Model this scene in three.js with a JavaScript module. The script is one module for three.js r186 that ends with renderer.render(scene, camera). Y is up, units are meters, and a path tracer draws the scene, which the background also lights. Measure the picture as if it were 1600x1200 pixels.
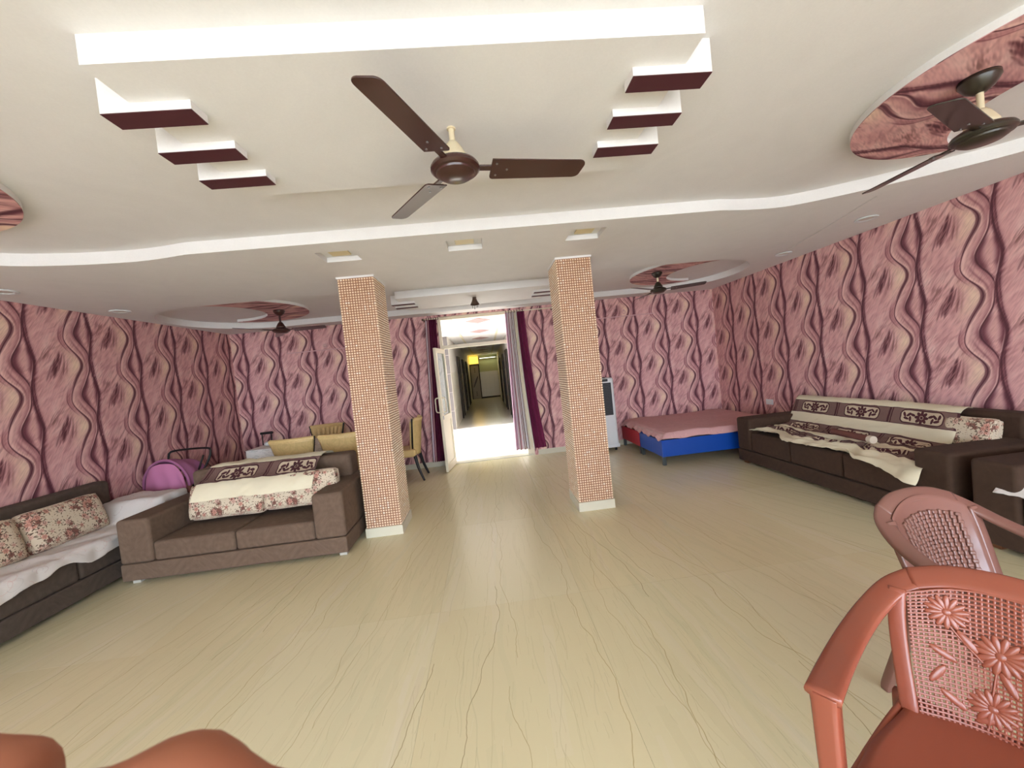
import * as THREE from 'three';
import { RoundedBoxGeometry } from 'three/addons/geometries/RoundedBoxGeometry.js';
import { mergeGeometries, toCreasedNormals } from 'three/addons/utils/BufferGeometryUtils.js';
import { MarchingCubes } from 'three/addons/objects/MarchingCubes.js';
import { ImprovedNoise } from 'three/addons/math/ImprovedNoise.js';

// ---------------------------------------------------------------- camera, sky, sun, exposure
const scene = new THREE.Scene();
const R = Math.PI / 180;
const camera = new THREE.PerspectiveCamera(90, 4 / 3, 0.01, 200);
camera.position.set(0, 1.55, 0);
camera.rotation.order = 'YXZ';
camera.rotation.set(-1.95 * R, -3.6 * R, -5.97 * R);
camera.focus = 3.5;
camera.userData.fStop = 22;
scene.add(camera);

scene.background = new THREE.Color().setRGB(0.83, 0.94, 1.1);   // bright hazy sky
scene.backgroundIntensity = 1.0;
const sun = new THREE.DirectionalLight(new THREE.Color().setRGB(1, 0.97, 0.93), 2.3);
sun.position.set(-20, 14, -9.2); sun.target.position.set(0, 0, -9.2);
sun.castShadow = true; sun.shadow.mapSize.set(2048, 2048);
Object.assign(sun.shadow.camera, { left: -22, right: 22, top: 22, bottom: -22, near: 0.5, far: 70 });
scene.add(sun, sun.target);

const renderer = new THREE.WebGLRenderer({ antialias: true });
renderer.shadowMap.enabled = true;
renderer.toneMapping = THREE.LinearToneMapping;
renderer.toneMappingExposure = 10.4;

// ---------------------------------------------------------------- helpers
let seed = 12345;
const rnd = (a = 0, b = 1) => { seed = (seed * 1664525 + 1013904223) >>> 0; return a + (b - a) * (seed / 4294967296); };
const V = (x, y, z) => new THREE.Vector3(x, y, z);
const perlin = new ImprovedNoise();
const noise = (x, y, z = 0) => perlin.noise(x, y, z);
const fbm = (x, y, z = 0) => noise(x, y, z) + 0.5 * noise(2 * x, 2 * y, z + 7) + 0.25 * noise(4 * x, 4 * y, z + 13);
const clamp = (x, a = 0, b = 1) => Math.min(b, Math.max(a, x));
const smooth = (a, b, x) => { const t = clamp((x - a) / (b - a)); return t * t * (3 - 2 * t); };
const used = new Map();
function numbered(n) { const k = used.get(n) ?? 0; used.set(n, k + 1); return k ? n + '_' + String(k).padStart(3, '0') : n; }
function part(name, geo, mat, parent) { const m = new THREE.Mesh(geo, mat); m.name = name; parent.add(m); return m; }
function thing(name, label, category, group) { const g = new THREE.Group(); g.name = numbered(name); g.userData = { label, category }; if (group) g.userData.group = group; scene.add(g); return g; }
function struct(name, geo, mat) { const m = geo ? new THREE.Mesh(geo, mat) : new THREE.Group(); m.name = name; m.userData = { kind: 'structure' }; scene.add(m); return m; }
const at = (g, x, y, z) => g.clone().translate(x, y, z);
const box = (w, h, d, x = 0, y = 0, z = 0) => new THREE.BoxGeometry(w, h, d).translate(x, y, z);
const span = (x0, x1, y0, y1, z0, z1) => box(x1 - x0, y1 - y0, z1 - z0, (x0 + x1) / 2, (y0 + y1) / 2, (z0 + z1) / 2);
const rspan = (x0, x1, y0, y1, z0, z1, r = 0.02, s = 3) => new RoundedBoxGeometry(x1 - x0, y1 - y0, z1 - z0, s, r).translate((x0 + x1) / 2, (y0 + y1) / 2, (z0 + z1) / 2);
const cyl = (r0, r1, h, n = 20) => new THREE.CylinderGeometry(r0, r1, h, n);
function merge(list) { return mergeGeometries(list.map((g) => { const q = g.index ? g.toNonIndexed() : g; for (const k of Object.keys(q.attributes)) if (!['position', 'normal', 'uv'].includes(k)) q.deleteAttribute(k); return q; })); }
// texture coordinates in metres, by the way each face points
function metreUV(geo) {
  const g = geo.index ? geo.toNonIndexed() : geo, p = g.attributes.position, n = g.attributes.normal, uv = new Float32Array(p.count * 2);
  for (let i = 0; i < p.count; i++) {
    const ax = Math.abs(n.getX(i)), ay = Math.abs(n.getY(i)), az = Math.abs(n.getZ(i)), x = p.getX(i), y = p.getY(i), z = p.getZ(i);
    if (ay >= ax && ay >= az) { uv[2 * i] = x; uv[2 * i + 1] = z; } else if (ax >= az) { uv[2 * i] = z; uv[2 * i + 1] = y; } else { uv[2 * i] = x; uv[2 * i + 1] = y; }
  }
  g.setAttribute('uv', new THREE.BufferAttribute(uv, 2));
  return g;
}
function tube(pts, r, seg = 24, n = 8, closed = false) { return new THREE.TubeGeometry(new THREE.CatmullRomCurve3(pts, closed, 'centripetal'), seg, r, n, closed); }
function rod(a, b, r, n = 10) { const d = b.clone().sub(a), g = cyl(r, r, d.length(), n); g.applyQuaternion(new THREE.Quaternion().setFromUnitVectors(V(0, 1, 0), d.clone().normalize())); return g.translate((a.x + b.x) / 2, (a.y + b.y) / 2, (a.z + b.z) / 2); }
// sweep a rounded rectangular section along a path: w(t) across, h(t) along the side given by up(t)
function sweep(pts, w, h, up, seg = 40, n = 16, pow = 3.2) {
  const c = new THREE.CatmullRomCurve3(pts, false, 'centripetal'), pos = [], idx = [], uv = [];
  const f = (x) => typeof x === 'function' ? x : () => x, W = f(w), H = f(h), U = typeof up === 'function' ? up : () => up;
  for (let i = 0; i <= seg; i++) {
    const t = i / seg, p = c.getPoint(t), T = c.getTangent(t), u = U(t).clone().addScaledVector(T, -U(t).dot(T)).normalize(), s = T.clone().cross(u);
    for (let k = 0; k < n; k++) {
      const a = k / n * 2 * Math.PI, ca = Math.cos(a), sa = Math.sin(a), x = Math.sign(ca) * Math.abs(ca) ** (2 / pow) * W(t) / 2, y = Math.sign(sa) * Math.abs(sa) ** (2 / pow) * H(t) / 2;
      pos.push(p.x + s.x * x + u.x * y, p.y + s.y * x + u.y * y, p.z + s.z * x + u.z * y); uv.push(k / n, t);
    }
  }
  for (let i = 0; i < seg; i++) for (let k = 0; k < n; k++) { const a = i * n + k, b = i * n + (k + 1) % n; idx.push(a, b, a + n, b, b + n, a + n); }
  for (const e of [0, seg]) { const m = pos.length / 3, p = c.getPoint(e / seg); pos.push(p.x, p.y, p.z); uv.push(0, 0); for (let k = 0; k < n; k++) { const a = e * n + k, b = e * n + (k + 1) % n; e ? idx.push(m, a, b) : idx.push(m, b, a); } }
  const g = new THREE.BufferGeometry(); g.setAttribute('position', new THREE.Float32BufferAttribute(pos, 3)); g.setAttribute('uv', new THREE.Float32BufferAttribute(uv, 2)); g.setIndex(idx); g.computeVertexNormals();
  return g;
}
// a sheet of cloth with thickness: f(u, v) -> Vector3, size in metres for the print
function sheet(nu, nv, f, thick, su = 1, sv = 1) {
  const P = [], N = [], pos = [], uv = [], idx = [];
  for (let j = 0; j <= nv; j++) for (let i = 0; i <= nu; i++) P.push(f(i / nu, j / nv));
  const id = (i, j) => j * (nu + 1) + i;
  for (let j = 0; j <= nv; j++) for (let i = 0; i <= nu; i++) {
    const du = P[id(Math.min(nu, i + 1), j)].clone().sub(P[id(Math.max(0, i - 1), j)]), dv = P[id(i, Math.min(nv, j + 1))].clone().sub(P[id(i, Math.max(0, j - 1))]);
    N.push(du.cross(dv).normalize());
  }
  for (const s of [0.5, -0.5]) P.forEach((p, k) => { pos.push(p.x + N[k].x * s * thick, p.y + N[k].y * s * thick, p.z + N[k].z * s * thick); uv.push((k % (nu + 1)) / nu * su, Math.floor(k / (nu + 1)) / nv * sv); });
  const o = P.length;
  for (let j = 0; j < nv; j++) for (let i = 0; i < nu; i++) { const a = id(i, j), b = id(i + 1, j), c = id(i, j + 1), d = id(i + 1, j + 1); idx.push(a, b, c, b, d, c, a + o, c + o, b + o, b + o, c + o, d + o); }
  const edge = (a, b) => idx.push(a, a + o, b, b, a + o, b + o);
  for (let i = 0; i < nu; i++) { edge(id(i, 0), id(i + 1, 0)); edge(id(i + 1, nv), id(i, nv)); }
  for (let j = 0; j < nv; j++) { edge(id(0, j + 1), id(0, j)); edge(id(nu, j), id(nu, j + 1)); }
  const g = new THREE.BufferGeometry(); g.setAttribute('position', new THREE.Float32BufferAttribute(pos, 3)); g.setAttribute('uv', new THREE.Float32BufferAttribute(uv, 2)); g.setIndex(idx); g.computeVertexNormals();
  return g;
}
// a stuffed cushion, w x h across, d thick at the middle
function cushion(w, h, d, edge = 0.35) {
  const g = new THREE.BoxGeometry(2, 2, 2, 16, 12, 6), p = g.attributes.position;
  for (let i = 0; i < p.count; i++) {
    const a = p.getX(i), b = p.getY(i), c = p.getZ(i), t = edge + (1 - edge) * Math.sqrt((1 - a ** 6) * (1 - b ** 6)), k = 1 - 0.05 * Math.abs(a) ** 3 * Math.abs(b) ** 3 - 0.02 * c * c;
    p.setXYZ(i, a * w / 2 * k, b * h / 2 * k, c * d / 2 * t);
  }
  g.computeVertexNormals();
  return g;
}
function extrude(shape, depth, bevel = 0) { return new THREE.ExtrudeGeometry(shape, { depth, bevelEnabled: bevel > 0, bevelSize: bevel, bevelThickness: bevel, bevelSegments: 2, curveSegments: 48 }); }
const rectShape = (x0, x1, y0, y1, S = THREE.Shape) => { const s = new S(); s.moveTo(x0, y0); s.lineTo(x1, y0); s.lineTo(x1, y1); s.lineTo(x0, y1); s.closePath(); return s; };
const flat = (g) => g.rotateX(-Math.PI / 2);   // a shape drawn in (x, -z) lies down, extruded upwards

// ---------------------------------------------------------------- textures
function canvasTex(w, h, draw, srgb = true) {
  const c = document.createElement('canvas'); c.width = w; c.height = h; draw(c.getContext('2d'), w, h);
  const t = new THREE.CanvasTexture(c); t.wrapS = t.wrapT = THREE.RepeatWrapping; if (srgb) t.colorSpace = THREE.SRGBColorSpace; t.needsUpdate = true;
  return t;
}
function pixelTex(w, h, f, srgb = true) {
  const d = new Uint8Array(w * h * 4);
  for (let y = 0; y < h; y++) for (let x = 0; x < w; x++) { const c = f(x, y), i = (y * w + x) * 4; d[i] = clamp(c[0], 0, 255); d[i + 1] = clamp(c[1], 0, 255); d[i + 2] = clamp(c[2], 0, 255); d[i + 3] = 255; }
  const t = new THREE.DataTexture(d, w, h); t.wrapS = t.wrapT = THREE.RepeatWrapping; t.magFilter = THREE.LinearFilter; t.minFilter = THREE.LinearFilter; if (srgb) t.colorSpace = THREE.SRGBColorSpace; t.needsUpdate = true;
  return t;
}
function per(t, x, y, rot = 0) { const c = t.clone(); c.repeat.set(1 / x, 1 / y); c.rotation = rot; c.needsUpdate = true; return c; }
const mix = (a, b, t) => [a[0] + (b[0] - a[0]) * t, a[1] + (b[1] - a[1]) * t, a[2] + (b[2] - a[2]) * t];

// printed wallpaper: strips 0.57 m wide, drop repeat 0.65 m, every other strip half a repeat lower
const WPX = 1.14, WPY = 0.65;
function wallpaperColour(X, Y) {   // X in metres 0..1.14, Y up 0..0.65
  const strip = X < 0.57 ? 0 : 1, x = X - strip * 0.57, y = (((0.65 - Y) + strip * 0.325) % 0.65) / 0.65;      // y runs down
  const T = 2 * Math.PI, fx = X / WPX, fy = Y / WPY;
  const tile = (f) => { const a = f(X, Y), b = f(X - WPX, Y), c = f(X, Y - WPY), d = f(X - WPX, Y - WPY); return ((a * (1 - fx) + b * fx) * (1 - fy) + (c * (1 - fx) + d * fx) * fy) * 1.25; };
  const stroke = (ang, along, across, o) => tile((p, q) => noise((p * Math.cos(ang) + q * Math.sin(ang)) * along + o, (-p * Math.sin(ang) + q * Math.cos(ang)) * across + 1.6 * noise(p * 5 + o, q * 5, 3), o));
  const broad = stroke(0.75, 5, 17, 2.3), mid = stroke(0.85, 9, 42, 5.1), hair = stroke(1.0, 14, 110, 8.7), soft = tile((p, q) => noise(p * 9, q * 9, 1.5));
  const w = (ph) => Math.cos(T * (y - ph)), g = (d, k) => Math.exp(-d * d / (2 * k * k)), cyc = (ph) => ((y - ph + 1.5) % 1) - 0.5;
  let c = [228, 176, 173];
  c = mix(c, [242, 206, 198], clamp(broad * 1.3));
  c = mix(c, [202, 148, 147], clamp(-broad * 1.2));
  c = mix(c, [176, 122, 122], clamp(mid * 1.1 - 0.1));
  c = mix(c, [226, 186, 178], clamp(-mid * 0.8 - 0.08));
  const xw = x + 0.006 * soft;
  const A = 0.318 + 0.070 * w(0.30) + 0.012 * Math.cos(2 * T * (y - 0.22));
  const bump = (0.5 + 0.5 * w(0.75)) ** 1.5, B = 0.479 - 0.112 * bump + 0.006 * Math.cos(2 * T * (y - 0.6)), C = 0.489 + 0.046 * bump, A2 = A - 0.05 - 0.018 * w(0.62);
  const ink = [84, 36, 48], wine = [138, 78, 88];
  // ribbon between the single ridge and the braid
  const inRib = smooth(-0.004, 0.008, xw - A) * smooth(-0.004, 0.01, B - xw);
  c = mix(c, [214, 164, 160], 0.5 * inRib);
  c = mix(c, wine, 0.45 * inRib * g(xw - B + 0.02, 0.012));
  c = mix(c, [246, 208, 198], 0.8 * inRib * g(xw - A - 0.02, 0.01));
  c = mix(c, wine, 0.55 * inRib * g(xw - (A + B) / 2, 0.008) * clamp(0.2 + w(0.1)));
  // cream leaf inside each bulge of the ridge
  const ly = cyc(0.30), lx = xw - (A - 0.055);
  c = mix(c, [246, 218, 190], 1.0 * g(lx, 0.044) * g(ly, 0.15) * clamp(0.9 + 0.4 * mid));
  c = mix(c, [150, 98, 94], 0.65 * g(xw - (0.222 - 0.16 * ly - 0.5 * ly * ly), 0.007) * g(ly, 0.13));
  c = mix(c, [168, 116, 108], 0.5 * g(xw - (0.255 - 0.1 * ly), 0.006) * g(ly - 0.04, 0.08));
  // trailing fold on the left of the ridge below each bulge
  c = mix(c, [182, 122, 124], 0.75 * g(xw - A + 0.022, 0.014) * clamp(w(0.86)));
  c = mix(c, wine, 0.8 * g(xw - A + 0.042, 0.0045) * clamp(w(0.88)));
  // dark pointed dashes
  const dash = (ox, oy, l, k, sl) => { const yy = cyc(oy), xx = xw - ox + sl * yy; return g(xx, k * clamp(1.15 - Math.abs(yy) / l, 0.05, 1)) * smooth(l, l * 0.6, Math.abs(yy)); };
  const d0 = [92, 44, 52];
  c = mix(c, d0, 1.0 * dash(0.155, 0.30, 0.25, 0.018, 0.2) * clamp(0.95 + hair));
  c = mix(c, d0, 0.75 * dash(0.118, 0.35, 0.2, 0.010, 0.2) * clamp(0.8 + hair));
  c = mix(c, d0, 0.65 * dash(0.195, 0.25, 0.17, 0.006, 0.2));
  c = mix(c, d0, 0.5 * dash(0.08, 0.42, 0.15, 0.007, 0.24));
  c = mix(c, d0, 0.5 * dash(0.22, 0.36, 0.12, 0.005, 0.16));
  const sy = cyc(0.13);
  c = mix(c, [146, 102, 98], 0.85 * g(sy + 0.12 * (xw - 0.08) / 0.1, 0.06) * g(xw - 0.075, 0.055) * clamp(0.5 + 1.6 * hair + mid));
  // braid: eyes, dark folds, ink lines
  const ey = cyc(0.74), half = Math.max(0.006, (C - B) / 2), ex = (xw - (B + C) / 2) / half, eye = smooth(0.27, 0.13, Math.abs(ey)) * smooth(1.1, 0.75, Math.abs(ex));
  c = mix(c, [110, 56, 68], 0.95 * eye * smooth(0.1, 0.85, Math.abs(ex - 0.05)));
  c = mix(c, [220, 172, 166], 0.75 * eye * g(ex, 0.34) * g(ey + 0.03, 0.1));
  c = mix(c, [128, 72, 84], 0.6 * g(xw - (B + C) / 2, 0.012) * clamp(w(0.24)) * clamp(0.7 + hair));
  c = mix(c, [120, 66, 76], 0.8 * g(xw - C - 0.012, 0.016) * clamp(0.75 + 0.6 * w(0.2) + mid));
  const line = (d, k, q) => { c = mix(c, ink, clamp(q) * g(d, k)); };
  line(xw - A - 0.003, 0.0078 * (0.85 + 0.5 * w(0.34)), 0.95);
  line(xw - A + 0.012, 0.0026, 0.6 * clamp(0.4 + w(0.42)));
  line(xw - A - 0.018, 0.0024, 0.55 * clamp(w(0.4)));
  line(xw - B, 0.007 * (0.9 + 0.5 * w(0.76)), 0.95);
  line(xw - B - 0.013, 0.0026, 0.7 * clamp(w(0.22)));
  line(xw - C, 0.0095 * (1 + 0.45 * w(0.72)) * (1 + 0.5 * hair), 0.95);
  line(xw - C - 0.016 - 0.008 * w(0.3), 0.0042, 0.8 * clamp(0.65 + hair));
  c = mix(c, [250, 216, 206], 0.8 * g(xw - B + 0.012, 0.003) * clamp(0.4 + w(0.5)) + 0.6 * g(xw - C + 0.013, 0.003) * clamp(w(0.95)));
  return mix(c, [c[0] * 0.86, c[1] * 0.82, c[2] * 0.83], clamp(0.2 + hair * 1.0, 0, 0.6));
}
const wallpaperTex = pixelTex(1140, 650, (px, py) => wallpaperColour((px + 0.5) / 1000, (py + 0.5) / 1000));
const wallpaper = new THREE.MeshStandardMaterial({ map: per(wallpaperTex, WPX, WPY), roughness: 0.62 });

const marbleTex = canvasTex(2048, 2048, (c, w, h) => {   // 2.7 m across, 6 m along the veins
  c.fillStyle = '#dcd1ac'; c.fillRect(0, 0, w, h);
  const vein = (x0, col, lw, amp, k) => {
    const ph = rnd(0, 6.28), ph2 = rnd(0, 6.28), n1 = 1 + Math.floor(rnd(0, 2)), n2 = 3 + Math.floor(rnd(0, 4)), n3 = 11 + Math.floor(rnd(0, 14));
    const y0 = k < 1 ? rnd(0, h) : 0, len = k < 1 ? k * h : h;
    c.strokeStyle = col; c.lineWidth = lw;
    const rough = lw < 3 ? 2.2 : 0, jit = []; for (let y = 0, q = 0; y <= len; y += 6) { q = q * 0.8 + rnd(-1, 1) * rough; jit.push(q); }
    for (const ox of [-w, 0, w]) for (const oy of [-h, 0]) {
      c.beginPath();
      for (let y = 0; y <= len; y += 6) { const t = (y + y0) / h * 6.28318, x = x0 + ox + amp * Math.sin(n1 * t + ph) + amp * 0.4 * Math.sin(n2 * t + ph2) + amp * 0.12 * Math.sin(n3 * t + ph) + jit[y / 6]; y ? c.lineTo(x, y + y0 + oy) : c.moveTo(x, y + y0 + oy); }
      c.stroke();
    }
  };
  for (let i = 0; i < 120; i++) vein(rnd(0, w), ['rgba(190,178,140,.10)', 'rgba(228,222,202,.14)', 'rgba(184,180,150,.09)', 'rgba(214,196,160,.11)'][i % 4], rnd(8, 50), rnd(14, 60), rnd(0.08, 0.4));
  for (let i = 0; i < 260; i++) vein(rnd(0, w), ['rgba(132,118,84,.10)', 'rgba(120,116,92,.08)', 'rgba(150,128,90,.11)'][i % 3], rnd(1.5, 4), rnd(10, 60), rnd(0.03, 0.16));
  for (let i = 0; i < 2600; i++) vein(rnd(0, w), ['rgba(118,108,80,.14)', 'rgba(150,138,104,.14)', 'rgba(236,230,210,.14)'][i % 3], rnd(0.8, 2.4), rnd(2, 14), rnd(0.005, 0.022));
  for (let i = 0; i < 15; i++) vein(rnd(0, w), 'rgba(134,104,58,.42)', rnd(1.4, 2.8), rnd(26, 80), i % 4 ? rnd(0.25, 0.8) : 1);
  for (let i = 0; i < 16; i++) vein(rnd(0, w), 'rgba(96,72,40,.55)', rnd(1.1, 2), rnd(24, 70), rnd(0.06, 0.25));
});
const fabricTex = (r, g, b, d, sc = 40) => pixelTex(256, 256, (x, y) => { const T = 6.28318 / 256, n = fbm(Math.cos(x * T) * 2 + 5, Math.sin(x * T) * 2 + Math.cos(y * T) * 2, Math.sin(y * T) * 2) * d + (rnd() - 0.5) * d * 0.7; return [r + n, g + n * 0.92, b + n * 0.85]; });
const suedeTex = fabricTex(104, 84, 68, 8);
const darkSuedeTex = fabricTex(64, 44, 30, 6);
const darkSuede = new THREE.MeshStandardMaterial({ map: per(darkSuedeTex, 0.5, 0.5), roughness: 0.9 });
const suede = new THREE.MeshStandardMaterial({ map: per(suedeTex, 0.5, 0.5), roughness: 0.95 });

function floral(c, w, h, bg, n) {
  c.fillStyle = bg; c.fillRect(0, 0, w, h);
  const blob = (x, y, f) => { for (const ox of [-w, 0, w]) for (const oy of [-h, 0, h]) { c.save(); c.translate(x + ox, y + oy); f(); c.restore(); } };
  for (let i = 0; i < n; i++) {
    const x = rnd(0, w), y = rnd(0, h), s = rnd(16, 34), rot = rnd(0, 6.28), rose = i % 3;
    blob(x, y, () => {
      c.rotate(rot);
      c.fillStyle = 'rgba(84,62,50,.8)'; for (let k = 0; k < 5; k++) { c.rotate(1.3); c.beginPath(); c.ellipse(s * 1.15, 0, s * 0.5, s * 0.16, 0.3, 0, 6.3); c.fill(); }
      c.fillStyle = ['rgba(196,140,122,.9)', 'rgba(126,84,72,.9)', 'rgba(206,168,150,.95)'][rose]; for (let k = 0; k < 6; k++) { c.rotate(1.047); c.beginPath(); c.ellipse(s * 0.45, 0, s * 0.45, s * 0.3, 0, 0, 6.3); c.fill(); }
      c.fillStyle = 'rgba(98,52,46,.85)'; for (let k = 0; k < 4; k++) { c.rotate(1.57); c.beginPath(); c.ellipse(s * 0.3, 0, s * 0.22, s * 0.07, 0.5, 0, 6.3); c.fill(); }
    });
  }
  for (let i = 0; i < n * 5; i++) { const x = rnd(0, w), y = rnd(0, h), s = rnd(3, 9), a = rnd(0, 6.28); c.fillStyle = ['rgba(70,54,46,.8)', 'rgba(150,104,88,.8)', 'rgba(100,80,66,.7)'][i % 3]; blob(x, y, () => { c.rotate(a); c.beginPath(); c.ellipse(0, 0, s, s * 0.4, 0, 0, 6.3); c.fill(); }); }
}
const floralTex = canvasTex(512, 512, (c, w, h) => floral(c, w, h, '#d2c2a8', 80));
const floralMat = new THREE.MeshStandardMaterial({ map: floralTex, roughness: 0.95 });
function floralUV(g, s = 0.42) { const q = metreUV(g), uv = q.attributes.uv; for (let i = 0; i < uv.count; i++) uv.setXY(i, uv.getX(i) / s, uv.getY(i) / s); return q; }

// banded throw: v = 0..1 across its width, u repeats every 0.55 m
const throwTex = canvasTex(512, 512, (c, w, h) => {
  c.fillStyle = '#e0d6b8'; c.fillRect(0, 0, w, h);
  const bands = [[0.2, 0.46], [0.66, 0.92]];
  for (const [a, b] of bands) {
    const y = a * h, H = (b - a) * h;
    c.fillStyle = '#8f7468'; c.fillRect(0, y, w, H);
    c.strokeStyle = 'rgba(70,38,40,.75)'; c.lineWidth = 1.6;
    for (let k = -40; k < 90; k++) { c.save(); c.beginPath(); c.rect(0, y, w, H); c.clip(); c.beginPath(); c.moveTo(k * 9, y); c.lineTo(k * 9 + H, y + H); c.moveTo(k * 9 + H, y); c.lineTo(k * 9, y + H); c.stroke(); c.restore(); }
    c.fillStyle = '#4a2428'; c.fillRect(0, y, w, 5); c.fillRect(0, y + H - 5, w, 5);
    c.fillRect(20, y, 16, H); c.fillRect(44, y, 9, H);
    c.fillStyle = '#c9b79c'; c.strokeStyle = '#431f25'; c.lineWidth = 9;
    c.beginPath(); c.roundRect(120, y + H * 0.12, 330, H * 0.78, 34); c.fill(); c.stroke();
    c.fillStyle = '#4a2228';
    const cx = 285, cy = y + H * 0.5;
    for (let k = 0; k < 8; k++) { c.save(); c.translate(cx, cy); c.rotate(k * 0.785); c.beginPath(); c.ellipse(34, 0, 21, 12, 0, 0, 6.3); c.fill(); c.restore(); }
    c.beginPath(); c.arc(cx, cy, 11, 0, 6.3); c.fill();
    for (const s of [-1, 1]) for (let k = 0; k < 5; k++) { c.save(); c.translate(cx + s * (72 + 16 * k), cy + (k % 2 ? -1 : 1) * 16); c.rotate(s * (0.4 + k)); c.beginPath(); c.ellipse(0, 0, 22, 10, 0, 0, 6.3); c.fill(); c.restore(); }
  }
});
const throwMat = new THREE.MeshStandardMaterial({ map: throwTex, roughness: 0.95, side: THREE.DoubleSide });
const sheetTex = canvasTex(512, 512, (c, w, h) => {
  c.fillStyle = '#d9d2cb'; c.fillRect(0, 0, w, h);
  for (let i = 0; i < 60; i++) { c.strokeStyle = ['rgba(176,140,138,.35)', 'rgba(160,160,160,.3)', 'rgba(206,150,140,.3)'][i % 3]; c.lineWidth = rnd(1, 4); const x = rnd(0, w), y = rnd(0, h), r = rnd(10, 40); c.beginPath(); c.arc(x, y, r, rnd(0, 6), rnd(0, 6) + 2); c.stroke(); }
  for (let i = 0; i < 3000; i++) { c.fillStyle = 'rgba(120,110,110,.06)'; c.fillRect(rnd(0, w), rnd(0, h), 3, 1); }
});
const sheetMat = new THREE.MeshStandardMaterial({ map: sheetTex, roughness: 0.95, side: THREE.DoubleSide });
const bedTex = canvasTex(512, 512, (c, w, h) => {
  c.fillStyle = '#d3a3a0'; c.fillRect(0, 0, w, h);
  for (let i = 0; i < 130; i++) { c.fillStyle = ['rgba(226,186,178,.5)', 'rgba(186,128,130,.45)', 'rgba(214,160,150,.5)'][i % 3]; c.beginPath(); c.ellipse(rnd(0, w), rnd(0, h), rnd(4, 20), rnd(2, 7), rnd(0, 3), 0, 6.3); c.fill(); }
});
const bedSheetMat = new THREE.MeshStandardMaterial({ map: bedTex, roughness: 0.85, side: THREE.DoubleSide });

// plain materials
const std = (hex, roughness = 0.6, o = {}) => new THREE.MeshStandardMaterial({ color: hex, roughness, ...o });
const phys = (hex, roughness, o) => new THREE.MeshPhysicalMaterial({ color: hex, roughness, ...o });
const plasterTex = pixelTex(256, 256, (x, y) => { const T = 6.28318 / 256, n = fbm(Math.cos(x * T) * 1.6 + 2, Math.sin(x * T) * 1.6 + Math.cos(y * T) * 1.6, Math.sin(y * T) * 1.6) * 2.2 + (rnd() - 0.5) * 3; return [230 + n, 228 + n, 225 + n]; });
const white = new THREE.MeshStandardMaterial({ map: per(plasterTex, 1.3, 1.3), roughness: 0.7 });
const maroon = std('#4b1f27', 0.55);
const cream = std('#e6dcc3', 0.45);
const whitePlastic = std('#dfe2e2', 0.35);
const black = std('#141213', 0.45);
const fanBrown = phys('#3a1c17', 0.28, { clearcoat: 0.5, clearcoatRoughness: 0.2 });
const fanGreen = phys('#2e281e', 0.35, { clearcoat: 0.3 });
const fanCream = std('#d9cba8', 0.4);
const steel = std('#9a9a98', 0.35, { metalness: 0.9 });
const stoneSkirt = std('#cfc9b2', 0.35);

// ---------------------------------------------------------------- the room
const XL = -4.27, XR = 4.27, ZB = -6.85, ZF = 3.2, H0 = 2.66, H1 = 2.75;

// floor: marble slabs with hairline joints on a mortar bed
{
  const floor = struct('floor');
  part('mortar_bed', span(XL - 0.2, XR + 0.2, -0.12, -0.022, ZB - 0.2, ZF + 0.2), std('#b3a98a', 0.9), floor);
  const mats = [0, 1, 2].map((k) => new THREE.MeshPhysicalMaterial({ map: per(marbleTex, 2.7, 6), color: ['#ffffff', '#fcfbf8', '#fdfbf7'][k], roughness: 0.24, specularIntensity: 0.9 }));
  const nx = 9, nz = 7, w = (XR - XL) / nx, d = (ZF - ZB) / nz, gap = 0.0005;
  for (let i = 0; i < nx; i++) for (let j = 0; j < nz; j++) {
    const x0 = XL + i * w, z0 = ZB + j * d, g = metreUV(new THREE.BoxGeometry(w - 2 * gap, 0.022, d - 2 * gap, 5, 1, 6).translate(x0 + w / 2, -0.011, z0 + d / 2)), uv = g.attributes.uv, ps = g.attributes.position;
    for (let k = 0; k < uv.count; k++) uv.setX(k, (ps.getX(k) - 0.2) / (ps.getZ(k) + 13) * 10.5);   // the veins of the laid slabs fan out a little towards the terrace
    part('marble_slab', g, mats[(i * 2 + j * 5) % 3], floor);
  }
}
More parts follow.
